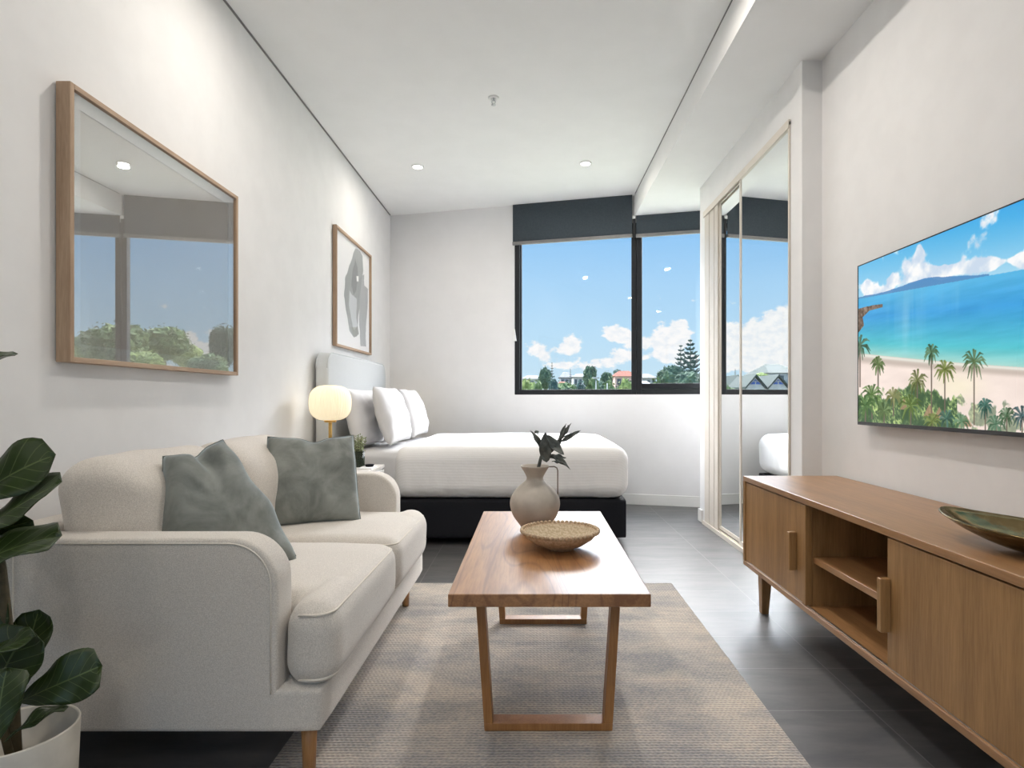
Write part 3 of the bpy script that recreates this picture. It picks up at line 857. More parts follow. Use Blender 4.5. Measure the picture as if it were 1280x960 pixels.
# piping along the front edges of the seat cushions
for cobj, ya, yb in ((c1, SY0+.012, ym-.014), (c2, ym+.016, SY1-.075)):
    bm = bmesh.new()
    d = .06*(1-.7071)
    for z, s in ((SH-d-.0015, 1), (.262+d, -1)):
        pts = []
        k = 7
        for i in range(k):                            # round the near corner
            a = math.radians(90*i/(k-1)); r2 = .048
            pts.append((-.50-d-r2+r2*math.sin(a), ya+r2-r2*math.cos(a), z))
        pts = [(-.60, ya, z)]+pts
        pts.append((-.50-d, (ya+yb)/2, z))
        for i in range(k):
            a = math.radians(90*i/(k-1)); pts.append((-.50-d-.048+.048*math.cos(a), yb-.048+.048*math.sin(a), z))
        pts.append((-.60, yb, z))
        pts = [(x+.0015, y, zz) for x, y, zz in pts]
        add_tube(bm, pts, .0035, 6)
    from_bm('piping', bm, M['seam'], cobj, True)
def backc(y0, y1, seed):
    bm = bmesh.new()
    add_rbox(bm, (-1.265, y0, .45), (-1.07, y1, .825), .09, n=26, crown=.014, crown_x=.06, wr=.010, wf=7+seed, shear=-.17)
    o = from_bm('back_cushion', bm, M['sofa'], sofa, True)
    return o
k1 = backc(SY0+AW-.01, 2.205, 0); k2 = backc(2.195, SY1-AW+.01, 1)
bm = bmesh.new()
add_tube(bm, [(-1.155-.17*(z-.45), SY0+AW+.012+max(0, z-.72)*.25, z) for z in (.56, .62, .68, .74, .785)], .0025, 6)
from_bm('cushion_seam', bm, M['seam'], k1, True)
def sofa_leg(x, y, label=None):
    bm = bmesh.new(); add_tube(bm, [(x, y, .012), (x, y, SB+.005)], [.0155, .021], 20)
    o = from_bm('leg', bm, M['sofaleg'], sofa, True); return o
for x, y in ((-.585, SY0+.05), (-.605, SY1-.09)): sofa_leg(x, y)
for x, y in ((-1.36, SY0+.05), (-1.36, SY1-.09)):
    bm = bmesh.new(); add_tube(bm, [(x, y, .0), (x, y, SB+.005)], [.0155, .021], 20); from_bm('leg', bm, M['sofaleg'], sofa, True)

# scatter cushions
def scatter(center, size, nrm, up, label, chop, seed, th=.15, taper=None, w=None):
    t = thing('scatter_cushion', label, 'cushion', Vector(center)-Vector((0, 0, size/2)), 'velvet scatter cushions on the sofa')
    o, edge = pillow('cushion_cover', center, w or size, size, th, M['velvet'], rotm(nrm, up), t, chop=chop, seed=seed, pinch=.06, wr=.008, taper=taper)
    bm = bmesh.new(); add_tube(bm, edge+[edge[0]], .0025, 6, cap=False); from_bm('piping', bm, M['velvet'], t, True)
scatter((-.955, 1.835, .655), .40, (.62,-.66,.36), (-.18,.30,1), 'grey velvet cushion with a dented top, nearer one on the sofa', .10, 2, .21, (.56, -.44, .16), .42)
scatter((-.940, 2.50, .655), .39, (.35,-.86,.34), (-.14,.34,1), 'grey velvet cushion propped by the far armrest of the sofa', .10, 5, .13)

# ------------------------------------------------------------------ bed
BX0, BX1, BY0, BY1 = -1.38, .65, 3.98, 5.48
bed = thing('bed', 'queen bed with black base and pale grey upholstered headboard', 'bed', (-.36, 4.73, 0))
rbox('bed_base', (BX0, BY0, .045), (BX1, BY1, .32), .025, M['black'], bed, n=14)
for x, y in ((BX1-.12, BY0+.1), (BX1-.12, BY1-.1), (BX0+.2, BY0+.1), (BX0+.2, BY1-.1), (-.3, BY0+.1)):
    box('bed_foot', x-.04, x+.04, y-.04, y+.04, 0, .05, M['black'], bed, .004)
rbox('mattress', (BX0+.01, BY0+.015, .322), (BX1-.04, BY1-.01, .645), .05, M['linen'], bed, n=24, crown=.006, wr=.002)
hb = prism('headboard', rpoly(3.97, 5.53, .20, 1.325, (.02, .02, .11, .11), 12), -1.475, -1.385, 'X', M['headb'], bed, .018)
bm = bmesh.new()
for x in (-1.468, -1.392):
    add_tube(bm, [(x, y, z) for y, z in rpoly(3.972, 5.528, .25, 1.323, (.02, .02, .11, .11), 12)][9:], .005, 8)
from_bm('piping', bm, M['headb'], hb, True)
# duvet
bm = bmesh.new()
add_rbox(bm, (-.95, 3.955, .321), (.665, 5.50, .675), .10, n=70, crown=.030)
for v in bm.verts:
    p = v.co
    fr = 1-ss(np.array(p.z), .34, .62)
    w = noise.noise(Vector((p.x*7, p.y*7, p.z*1.5)))*.012*float(fr)+noise.noise(p*3.0)*.008
    w2 = max(0, noise.noise(Vector((p.x*14, p.y*14, p.z*3))))*.012*float(fr)
    if p.y < 4.05: p.y -= w+w2
    elif p.x > .56: p.x += w+w2
    else: p.z += w*.6
bmesh.ops.delete(bm, geom=[f for f in bm.faces if f.calc_center_median().z < .322], context='FACES')
o = from_bm('duvet', bm, M['duvet'], None, True)
m = o.modifiers.new('thickness', 'SOLIDIFY'); m.thickness = .018; m.offset = -1
tag(o, 'white ribbed duvet spread over the bed mattress', 'duvet')
# bed pillows
def bedpillow(x, y0, y1, z, label, lean, seed, h=.43):
    n = Vector((1, 0, lean))
    c = (x, (y0+y1)/2, z)
    t, e = pillow('bed_pillow', c, (y1-y0), h, .17, M['linen'], rotm(n, (-lean, 0, 1)), None, pinch=.05, seed=seed, wr=.007)
    tag(t, label, 'pillow', 'white pillows on the bed')
bedpillow(-1.245, 4.02, 4.70, .868, 'near white pillow leaning flat against the grey headboard', .22, 1)
bedpillow(-1.045, 4.06, 4.70, .885, 'near front white pillow standing at the head of the bed, closest to sofa', .30, 2)
bedpillow(-1.245, 4.78, 5.44, .868, 'far white pillow hidden mostly behind the others at the headboard', .22, 3)
bedpillow(-1.035, 4.80, 5.42, .885, 'far front white pillow standing on the bed nearest the window', .30, 4, .42)

# nightstands and lamps
def nightstand(y0, y1, label):
    x0, x1 = -1.48, -.985
    t = thing('nightstand', label, 'nightstand', ((x0+x1)/2, (y0+y1)/2, 0), 'bedside tables')
    box('cabinet_body', x0, x1-.01, y0+.01, y1-.01, .14, .545, M['white'], t, .004)
    box('tabletop', x0, x1, y0, y1, .545, .565, M['marble'], t, .004)
    d = box('drawer', x1-.01, x1+.004, y0+.02, y1-.02, .34, .535, M['white'], t, .003); box('knob', x1+.004, x1+.022, (y0+y1)/2-.01, (y0+y1)/2+.01, .43, .45, M['brass'], d, .004)
    d = box('drawer', x1-.01, x1+.004, y0+.02, y1-.02, .15, .33, M['white'], t, .003); box('knob', x1+.004, x1+.022, (y0+y1)/2-.01, (y0+y1)/2+.01, .235, .255, M['brass'], d, .004)
    for x in (x0+.04, x1-.05):
        for y in (y0+.04, y1-.04):
            bm = bmesh.new(); add_tube(bm, [(x, y, 0), (x, y, .145)], [.011, .016], 14); from_bm('leg', bm, M['sofaleg'], t, True)
nightstand(3.46, 3.90, 'white bedside table behind the sofa armrest, holding lamp and small plant')
nightstand(5.56, 5.96, 'white bedside table on the far side of the bed by the corner')
def table_lamp(x, y, z, label, e):
    t = thing('table_lamp', label, 'lamp', (x, y, z), 'glowing globe bedside lamps')
    lathe('lamp_base', [(0, 0), (.065, 0), (.065, .012), (.06, .016), (0, .016)], (x, y, z), M['brass'], t, 40)
    lathe('stem', [(.011, .016), (.011, .30)], (x, y, z), M['brass'], t, 16)
    lathe('collar', [(.0, .288), (.036, .288), (.038, .296), (.036, .303), (0, .303)], (x, y, z), M['brass'], t, 32)
    zc = z+.412; R, hh = .127, .112
    prof = []
    for i in range(25):
        a = -math.pi/2+math.pi*i/24
        r = R*abs(math.cos(a))**.62; zz = hh*math.copysign(abs(math.sin(a))**.8, math.sin(a)); prof.append((r if 0 < i < 24 else .0, zz))
    lathe('lamp_shade', prof, (x, y, zc), M['shade'], t, 180, .02, 45)
    ld = bpy.data.lights.new('lamp_glow', 'POINT'); ld.energy = e; ld.color = (1, .78, .5); ld.shadow_soft_size = .13
    lo = bpy.data.objects.new('lamp_glow', ld); COL.objects.link(lo); lo.location = (x, y, zc)
    return lo
table_lamp(-1.285, 3.72, .565, 'lit cream globe table lamp on brass stem behind the sofa', 3)
table_lamp(-1.25, 5.77, .565, 'lit globe lamp peeping over the pillows in the far corner', 3)

# small plant in green glass on the near nightstand
px_, py_ = -1.115, 3.76
t = thing('glass_planter', 'small leafy herb in a ribbed dark green glass on the bedside table', 'potted plant', (px_, py_, .565))
lathe('glass_pot', [(0, 0), (.034, 0), (.036, .006), (.036, .10), (.033, .10), (.033, .01), (0, .01)], (px_, py_, .565), M['greenglass'], t, 96, .02, 24)
lathe('soil', [(0, .012), (.032, .012), (.032, .07), (0, .072)], (px_, py_, .565), M['soil'], t, 24)
bm = bmesh.new(); bml = bmesh.new()
rr = random.Random(4)
M['herb'] = mottled('grey_green_herb', (122,136,96), (170,178,140), .6, 30, 0)
for i in range(26):
    a = rr.uniform(0, 6.28); sp = rr.uniform(.01, .055); hh = rr.uniform(.05, .10)
    p0 = Vector((px_+.012*math.cos(a), py_+.012*math.sin(a), .63)); p2 = Vector((px_+sp*math.cos(a), py_+sp*math.sin(a), .665+hh))
    pm = (p0+p2)/2+Vector((0, 0, .012)); add_tube(bm, [p0, pm, p2], .0011, 5)
    for j in range(12):
        q = p0.lerp(p2, .3+.7*j/11)+Vector((rr.uniform(-.008, .008), rr.uniform(-.008, .008), rr.uniform(-.004, .006)))
        d = Vector((rr.uniform(-1, 1), rr.uniform(-1, 1), rr.uniform(0, 1))).normalized()*.014; s = d.orthogonal().normalized()*.005
        v = [bml.verts.new(w) for w in (q, q+d*.5+s, q+d, q+d*.5-s)]; bml.faces.new(v)
from_bm('stem', bm, M['stem'], t, True); o = from_bm('foliage', bml, M['herb'], t); m = o.modifiers.new('thickness', 'SOLIDIFY'); m.thickness = .0006
o = lathe('trinket_dish', [(0, 0), (.022, 0), (.03, .012), (.028, .014), (.02, .004), (0, .004)], (-1.035, 3.72, .571), M['black'], None, 32)
tag(o, 'tiny dark dish on a notepad beside the green glass plant', 'dish')
o = box('notepad', -1.085, -.995, 3.62, 3.76, .5655, .571, M['paper'], None, .001); tag(o, 'white notepad at the edge of the near bedside table', 'notepad')

# ------------------------------------------------------------------ coffee table
TT = .465
t = thing('coffee_table', 'rectangular oak coffee table with trapezoid wooden legs on the rug', 'table', (.05, 2.2, .010))
box('tabletop', -.231, .327, 1.602, 2.79, TT-.036, TT, M['table'], t, .003)
def loopleg(y0, y1):
    z0, z1, w, hb = .010, TT-.036, .026, .022
    ax, bx = -.17, -.142; cx, dx = .266, .24        # outer left top/bottom, outer right top/bottom
    bm = bmesh.new()
    outer = [(bx, z0), (dx, z0), (cx, z1), (ax, z1)]
    inner = [(bx+w-(ax-bx)*0, z0+hb), (dx-w, z0+hb), (cx-w, z1), (ax+w, z1)]
    for q in ([outer[0], outer[1], (dx, z0+hb), (bx, z0+hb)],):
        q = [outer[0], outer[1], (dx+(cx-dx)*hb/(z1-z0), z0+hb), (bx+(ax-bx)*hb/(z1-z0), z0+hb)]; add_prism(bm, q, y0, y1, 'Y')
    b0 = bx+(ax-bx)*hb/(z1-z0); d0 = dx+(cx-dx)*hb/(z1-z0)
    add_prism(bm, [(b0, z0+hb), (b0+w, z0+hb), (ax+w, z1), (ax, z1)], y0, y1, 'Y')
    add_prism(bm, [(d0-w, z0+hb), (d0, z0+hb), (cx, z1), (cx-w, z1)], y0, y1, 'Y')
    o = from_bm('leg', bm, M['table_leg'], t); bev(o, .0015, 2)
loopleg(1.742, 1.795); loopleg(2.57, 2.622)

# vase with branch
vx, vy = .012, 2.36
t = thing('vase', 'matte beige jug vase with flared neck and thin wire handle on the coffee table', 'vase', (vx, vy, TT))
prof = [(0, 0), (.040, 0), (.046, .004), (.066, .035), (.088, .066), (.099, .098), (.101, .120), (.096, .142), (.080, .168), (.055, .192), (.038, .206), (.0335, .216),
        (.036, .226), (.046, .245), (.056, .260), (.058, .266), (.054, .265), (.043, .244), (.032, .226), (.030, .216), (.034, .206), (.05, .19), (.075, .166), (.09, .14), (.094, .12), (.08, .06), (.04, .012), (0, .010)]
def smooth_prof(pr, k=3):
    out = []
    for i in range(len(pr)-1):
        p0 = pr[max(0, i-1)]; p1 = pr[i]; p2 = pr[i+1]; p3 = pr[min(len(pr)-1, i+2)]
        for j in range(k):
            u = j/k
            out.append(tuple(.5*((2*p1[a])+(-p0[a]+p2[a])*u+(2*p0[a]-5*p1[a]+4*p2[a]-p3[a])*u*u+(-p0[a]+3*p1[a]-3*p2[a]+p3[a])*u**3) for a in (0, 1)))
    out.append(pr[-1]); return [(max(0, r), z) for r, z in out]
sp_ = smooth_prof(prof); sp_[0] = (0, 0)
lathe('vase_body', sp_, (vx, vy, TT), M['vase'], t, 72)
M['wire'] = mottled('taupe_wire', (120,104,92), (132,116,104), .5, 30, 0)
tube('handle', [(vx+.052, vy, TT+.262), (vx+.078, vy, TT+.263), (vx+.088, vy, TT+.258), (vx+.092, vy, TT+.247), (vx+.092, vy, TT+.18), (vx+.092, vy, TT+.14)], .0026, M['wire'], t, 10)
t = thing('leaf_branch', 'dark dried leaf sprig standing in the beige jug vase', 'branch', (vx, vy, TT+.10))
Y0 = 2.36
def VP(x, y, d=0):                                    # from the 5.33x close view of the vase
    return P(640+x*.1875, 520+y*.1875, Y0+d)
bm = bmesh.new()
add_tube(bm, [Vector((vx+.01, vy, TT+.04)), VP(175, 350), VP(195, 270), VP(230, 225), VP(300, 170), VP(360, 110), VP(375, 60)], [.007, .0075, .0065, .005, .004, .003, .002], 8)
add_tube(bm, [VP(205, 240), VP(180, 190), VP(155, 140)], [.004, .003, .0025], 8)
add_tube(bm, [VP(320, 160), VP(340, 140), VP(400, 115)], [.003, .003, .003], 8)
from_bm('stem', bm, M['leafdark'], t, True)
def vleaf(a, b, w, nrm, curl=.1, fold=.3, seed=0):
    leaf('leaf', a, b, nrm, w*.82, M['leafdark'], t, curl, 'lance', fold, .006, seed, 12, 8, .0018)
vleaf(VP(195, 215), VP(125, 95), .026, (.3,-1,.2), .3, .6, 1)
vleaf(VP(205, 235), VP(225, 108, -.01), .045, (.2,-1,.1), .1, .2, 2)
vleaf(VP(150, 105), VP(178, 118, .02), .022, (.2,-1,.6), .1, .2, 2)
vleaf(VP(230, 310, -.01), VP(215, 120, -.02), .060, (-.2,-1,.2), .08, .25, 3)
vleaf(VP(225, 130, -.01), VP(345, 262, -.03), .052, (.2,-1,.5), -.15, .3, 4)
vleaf(VP(210, 240), VP(300, 200, -.02), .038, (.2,-1,.1), .1, .2, 5)
vleaf(VP(330, 170), VP(458, 95, .01), .022, (.1,-1,.3), .1, .4, 6)
vleaf(VP(330, 150), VP(392, 45), .018, (.4,-1,0), -.2, .7, 7)
vleaf(VP(310, 200), VP(360, 50, .02), .022, (-.3,-1,.1), .2, .7, 8)
vleaf(VP(240, 265, -.01), VP(390, 350, -.04), .030, (.2,-.8,.7), .25, .5, 9)
vleaf(VP(255, 265, -.01), VP(362, 285, -.03), .034, (0,-.7,.8), -.2, .4, 10)
vleaf(VP(265, 300, -.02), VP(370, 325, -.05), .022, (0,-.6,1), .2, .3, 11)

# beaded bowl
bx_, by_ = .10, 2.095
t = thing('beaded_bowl', 'shallow tan wooden bowl with a beaded rim on the coffee table', 'bowl', (bx_, by_, TT))
lathe('bowl_shell', [(0, 0), (.05, 0), (.052, .006), (.085, .018), (.118, .040), (.137, .064), (.132, .066), (.112, .046), (.08, .026), (.04, .016), (0, .014)], (bx_, by_, TT), M['bowl'], t, 64)
lathe('bowl_inside', [(0, .0165), (.04, .0185), (.08, .0285), (.11, .048), (.124, .060)], (bx_, by_, TT), M['bowl_in'], t, 64)
bm = bmesh.new()
nb = 52
for i in range(nb):
    a = 2*math.pi*i/nb
    bmesh.ops.create_icosphere(bm, subdivisions=2, radius=.0078, matrix=Matrix.Translation((bx_+.1365*math.cos(a), by_+.1365*math.sin(a), TT+.066)))
from_bm('beaded_rim', bm, M['bowl'], t, True)

# ------------------------------------------------------------------ media cabinet
CX0, CX1, CY0, CY1, CZ0, CZ1 = 1.021, 1.475, 1.02, 2.825, .203, .63
yA, yB = 2.19, 1.692
t = cab = thing('media_cabinet', 'low oak media cabinet with open middle shelves under the television', 'cabinet', ((CX0+CX1)/2, (CY0+CY1)/2, 0))
box('cabinet_top', CX0, CX1, CY0, CY1, CZ1-.024, CZ1, M['cab_y'], t, .0025)
box('cabinet_floor', CX0, CX1, CY0, CY1, CZ0, CZ0+.022, M['cab_y'], t, .0025)
box('side_panel', CX0, CX1, CY1-.02, CY1, CZ0+.022, CZ1-.024, M['cab'], t)
box('side_panel', CX0, CX1, CY0, CY0+.02, CZ0+.022, CZ1-.024, M['cab'], t)
box('back_panel', CX1-.012, CX1, CY0+.02, CY1-.02, CZ0+.022, CZ1-.024, M['cab_in'], t)
box('divider', CX0+.03, CX1-.012, yA-.0, yA+.02, CZ0+.022, CZ1-.024, M['cab'], t)
box('divider', CX0+.03, CX1-.012, yB-.02, yB, CZ0+.022, CZ1-.024, M['cab'], t)
box('shelf', CX0+.035, CX1-.012, yB, yA, .385, .408, M['cab_y'], t, .002)
box('door_track', CX0+.008, CX0+.014, CY0+.02, CY1-.02, CZ0+.022, CZ0+.025, M['chrome'], t)
d = box('door', CX0+.006, CX0+.024, yA+.004, CY1-.022, CZ0+.026, CZ1-.030, M['cab'], t, .002)
box('handle', CX0-.024, CX0+.006, yA+.075, yA+.096, .335, .484, M['cab'], d, .003)
box('edge_strip', CX0+.002, CX0+.028, yA-.004, yA+.022, CZ0+.024, CZ1-.028, M['cab'], d, .002)
d = box('door', CX0+.006, CX0+.024, CY0+.022, yB-.004, CZ0+.026, CZ1-.030, M['cab'], t, .002)
box('handle', CX0-.024, CX0+.006, yB-.022, yB-.002, .332, .486, M['cab'], d, .003)
# under-frame and legs
bm = bmesh.new(); add_box(bm, CX0+.05, CX0+.075, CY0+.06, CY1-.12, CZ0-.03, CZ0); add_box(bm, CX1-.075, CX1-.05, CY0+.06, CY1-.12, CZ0-.03, CZ0)
bev(from_bm('under_frame', bm, M['cab_y'], t), .002, 2)
for x, sx in ((CX0+.04, 1), (CX1-.09, -1)):
    for y, sy in ((CY1-.13, 1), (CY0+.08, -1)):
        e = .012
        hexa('leg', [(x+.008, y+.008+sy*e, 0), (x+.04, y+.008+sy*e, 0), (x+.04, y+.04+sy*e, 0), (x+.008, y+.04+sy*e, 0),
                     (x, y, CZ0), (x+.05, y, CZ0), (x+.05, y+.05, CZ0), (x, y+.05, CZ0)], M['cab'], t, .002)

# bronze boat-shaped bowl
def boat(center, ang, L, Wd, Hh):
    bm = bmesh.new(); nu, nv = 64, 14
    def ring(s, inner):
        out = []
        for k in range(nu):
            a = 2*math.pi*k/nu
            r = s
            x = math.cos(a); y = math.sin(a)
            px2 = L/2*r*math.copysign(abs(x)**.9, x)
            py2 = Wd/2*r*y*(1-.25*abs(x)**2)
            z = Hh*(r**2.2)+.014*abs(x*r)**3
            if inner: z += .004; px2 *= .985; py2 *= .975
            v = Vector((px2, py2, z)); v.z += .001*noise.noise(v*60)
            out.append(v)
        return out
    Rm = Matrix.Rotation(ang, 4, 'Z')
    rings = []
    for i in range(nv+1): rings.append(ring(.12+.88*i/nv, False))
    for i in range(nv, -1, -1): rings.append(ring(.12+.88*i/nv, True))
    base = rings[0][0].z
    vr = [[bm.verts.new(Vector(center)+Rm@Vector((p.x, p.y, p.z-base))) for p in r] for r in rings]
    for a, b in zip(vr, vr[1:]):
        for k in range(nu): bm.faces.new((a[k], a[(k+1) % nu], b[(k+1) % nu], b[k]))
    bm.faces.new(vr[0][::-1]); bm.faces.new(vr[-1])
    return from_bm('bronze_bowl', bm, M['bronze'], None, True)
o = boat((1.215, 1.355, CZ1), math.atan2(-.52, .17), .54, .25, .058)
tag(o, 'hammered bronze boat-shaped bowl on top of the oak media cabinet', 'bowl')

# ------------------------------------------------------------------ fiddle leaf fig
fx, fy = -1.06, 1.20
t = fig = thing('potted_fig', 'fiddle leaf fig in a cream round pot beside the sofa', 'potted plant', (fx, fy, 0))
lathe('plant_pot', [(0, 0), (.088, 0), (.094, .01), (.106, .318), (.104, .322), (.100, .318), (.092, .22), (0, .22)], (fx, fy, 0), M['pot'], t, 64)
lathe('soil', [(0, .232), (.05, .230), (.092, .226)], (fx, fy, 0), M['soil'], t, 32)
bm = bmesh.new()
add_tube(bm, [(fx, fy, .22), (fx-.01, fy, .45), (fx-.04, fy+.01, .65), (fx-.07, fy, .85), (fx-.09, fy, .98)], [.012, .011, .009, .007, .005], 10)
add_tube(bm, [(fx+.01, fy-.01, .22), (fx-.02, fy-.02, .38), (fx-.05, fy-.03, .55)], [.008, .007, .005], 10)
from_bm('trunk', bm, M['stem'], t, True)
def fleaf(bp, tp, w, nrm, curl=.1, fold=.12, seed=0):
    leaf('leaf', bp, tp, nrm, w, M['fig'], fig, curl, 'fiddle', fold, .008, seed)
def Q(x, y, d=1.2): return P(x, y, d)
fleaf(Q(-62, 645, 1.18), Q(66, 566, 1.22), .135, (.1,-.75,.65), .12, .12, 1)       # A
fleaf(Q(-60, 690, 1.15), Q(76, 601, 1.18), .125, (-.25,-.6,.8), .05, .10, 2)      # B
fleaf(Q(-50, 668, 1.22), Q(40, 652, 1.24), .07, (.2,-.7,-.7), .10, .1, 3)        # C underside
fleaf(Q(-75, 730, 1.10), Q(74, 666, 1.16), .125, (-.1,-.45,.9), .14, .12, 4)       # D
fleaf(Q(-60, 712, 1.22), Q(66, 668, 1.24), .07, (.1,-.6,.8), .16, .2, 5)
fleaf(Q(-70, 800, 1.2), Q(8, 755, 1.2), .09, (0,-1,.2), .1, .1, 6)              # E
fleaf(Q(22, 872, 1.24), Q(48, 762, 1.26), .075, (.15,-1,.1), .05, .1, 7)           # F
fleaf(Q(-20, 895, 1.16), Q(34, 785, 1.18), .125, (.1,-1,.2), .12, .1, 8)          # G
fleaf(Q(22, 878, 1.18), Q(127, 832, 1.22), .105, (-.15,-1,.25), .06, .1, 9)        # H
fleaf(Q(4, 926, 1.14), Q(84, 882, 1.2), .045, (-.2,-.3,1), .15, .3, 10)            # I
fleaf(Q(-5, 930, 1.10), Q(8, 835, 1.12), .085, (.3,-1,0), .1, .15, 11)           # J
fleaf(Q(-40, 850, 1.12), Q(40, 792, 1.14), .06, (-.2,-.4,1), .2, .25, 12)
for i in range(9):                                    # leaves out of frame to the left, which shade the sofa's side
    a = i*2.4; z = .62+.05*i
    b0 = Vector((fx-.12, fy-.02, z)); b1 = b0+Vector((.20*math.cos(a)-.10, .16*math.sin(a), .08))
    fleaf(b0, b1, .12, (0, -.3, 1), .15, .12, 20+i)

# ------------------------------------------------------------------ outside
bm = bmesh.new(); g = {}
def hz(x, y):
    d = y
    return -7.0+9.0*float(ss(np.array(d), 22, 120))+.8*noise.noise(Vector((x*.02, y*.02, 0)))
nx, ny = 50, 40
for i in range(nx+1):
    for j in range(ny+1):
        y = 8+ (j/ny)**1.7*420; x = (2*i/nx-1)*(40+y*1.3)
        g[i, j] = bm.verts.new((x, y, hz(x, y) if y > 9 else -7))
for i in range(nx):
    for j in range(ny): bm.faces.new((g[i, j], g[i+1, j], g[i+1, j+1], g[i, j+1]))
o = from_bm('ground', bm, M['ground'], None, True); struct(o)

def crown(name, c, rad, mat, parent, n=900, ls=.16, seed=0, lobes=6):
    bm = bmesh.new(); rr = random.Random(seed)
    cs = [(Vector(c), 1.0)]
    for i in range(lobes):
        a = rr.uniform(0, 6.28); e = rr.uniform(-.3, .8)
        cs.append((Vector(c)+Vector((rad[0]*.55*math.cos(a)*math.cos(e), rad[1]*.55*math.sin(a)*math.cos(e), rad[2]*.5*math.sin(e))), rr.uniform(.42, .62)))
    for p, s in cs:
        st = len(bm.verts)
        r = bmesh.ops.create_icosphere(bm, subdivisions=4, radius=1)
        for v in r['verts']:
            d = v.co.copy(); k = 1+.22*noise.noise(d*2.3+p)+.16*noise.noise(d*6+p)+.14*noise.noise(d*13+p)
            v.co = p+Vector((d.x*rad[0], d.y*rad[1], d.z*rad[2]))*k*s*.82
    for i in range(n):
        p, s = rr.choice(cs); d = Vector((rr.gauss(0, 1), rr.gauss(0, 1), rr.gauss(0, 1))).normalized()
        q = p+Vector((d.x*rad[0], d.y*rad[1], d.z*rad[2]))*s*rr.uniform(.78, 1.04)
        L = ls*max(rad)*rr.uniform(.5, 1); t1 = Vector((rr.gauss(0, 1), rr.gauss(0, 1), rr.gauss(0, .6))).normalized()*L; t2 = t1.cross(Vector((rr.gauss(0, 1), rr.gauss(0, 1), rr.gauss(0, 1)))).normalized()*L*.5
        bm.faces.new([bm.verts.new(w) for w in (q-t1*.5, q+t2*.5, q+t1*.5, q-t2*.5)])
    return from_bm(name, bm, mat, parent, False, normals=False)

def broad(x, y, top, w, mat, label, seed, group='garden trees outside the window', n=700, hfac=.8, bush=False):
    gz = hz(x, y)
    rz = (top-gz)*.5 if bush else min(w*.5*hfac*1.1, (top-gz)*.48)
    t = thing('tree', label, 'tree', (x, y, gz), group)
    crown('foliage', (x, y, top-rz), (w/2, w/2, rz), mat, t, n, .14, seed)
    bm = bmesh.new(); add_tube(bm, [(x, y, gz-.2), (x+.1, y, top-rz)], [w*.04+.08, w*.025+.04], 8); from_bm('trunk', bm, M['trunk'], t, True)
def conifer(x, y, top, w, label, seed, group='garden trees outside the window', layers=14, bot=None, upturn=.25, mat='pine'):
    gz = hz(x, y); rr = random.Random(seed); bot = gz+.12*(top-gz) if bot is None else bot
    t = thing('conifer', label, 'tree', (x, y, gz), group)
    bm = bmesh.new(); add_tube(bm, [(x, y, gz-.2), (x, y, top)], [.03*w+.08, .03], 8); from_bm('trunk', bm, M['trunk'], t, True)
    bm = bmesh.new()
    for l in range(layers):
        f = l/(layers-1); z = bot+(top-bot)*(f**.9)*.98; R = w/2*(1-f)**.8*rr.uniform(.8, 1.1)+.06*w
        nb = 7 if l < layers-2 else 5
        for b in range(nb):
            a = 2*math.pi*b/nb+l*.5+rr.uniform(-.15, .15); r2 = R*rr.uniform(.75, 1.1)
            d = Vector((math.cos(a), math.sin(a), 0))
            p0 = Vector((x, y, z)); p1 = p0+d*r2*.6+Vector((0, 0, r2*.05)); p2 = p0+d*r2+Vector((0, 0, r2*upturn))
            th = w*.018
            add_tube(bm, [p0, p1, p2], [th, th*1.5, th*.5], 5)
            for k in range(6):
                q = p0.lerp(p1, k/3) if k < 3 else p1.lerp(p2, (k-3)/2.5)
                for s in (-1, 1):
                    e = q+d.cross(Vector((0, 0, 1)))*s*r2*.20+d*r2*.10+Vector((0, 0, r2*.14))
                    add_tube(bm, [q, e], [th*1.1, th*.5], 4)
    from_bm('foliage', bm, M[mat], t, False)

def D(px, py, y): p = P(px, py, y); return p.x, p.z
def dtree(px, py, wpx, y, mat, label, seed, **kw):
    x, z = D(px, py, y); broad(x, y, z, wpx/F*y, M[mat], label, seed, **kw)
dtree(681, 458, 19, 90, 'fol2', 'round dark tree outside, left of the thin conifer in the left pane', 1, hfac=1.5)
x, z = D(690, 453, 86); conifer(x, 86, z, 12/F*86, 'thin dark conifer outside, beside the round tree in the left pane', 2, mat='pine')
x, z = D(713, 461, 100); conifer(x, 100, z, 7/F*100, 'small slim conifer outside, near the pale houses in the left pane', 3)
dtree(737, 455, 19, 105, 'fol2', 'dome-shaped dark tree rising above the pale houses outside', 4, hfac=1.5)
dtree(758, 463, 16, 110, 'fol2', 'low dark tree outside between the dome tree and pink house', 5, hfac=1.5)
dtree(772, 461, 12, 128, 'pine', 'flat dark treetop outside behind the red-roofed house', 6)
dtree(657, 469, 22, 62, 'fol3', 'yellow-green bush outside at the lower left corner of the window', 7, bush=True)
dtree(671, 472, 24, 60, 'fol1', 'olive bush outside below the round dark tree', 8, bush=True)
dtree(692, 470, 20, 64, 'pine', 'blue-green bush outside at the foot of the thin conifer', 9, bush=True)
dtree(708, 478, 20, 58, 'fol2', 'low dark bush outside below the pale houses', 10, bush=True)
dtree(724, 476, 20, 60, 'pine', 'blue-green bush outside left of the street lamp', 11, bush=True)
dtree(742, 468, 24, 62, 'fol1', 'olive bush outside behind the white street lamp', 12, bush=True)
dtree(762, 471, 26, 56, 'fol1', 'olive bush outside right of the white street lamp', 13, bush=True)
dtree(782, 470, 24, 66, 'fol3', 'yellow-green bush outside below the red-roofed house', 14, bush=True)
x, z = D(863, 424, 60); conifer(x, 60, z, 44/F*60, 'tall layered pine outside in the right window pane', 21, layers=17, bot=-1, upturn=.35)
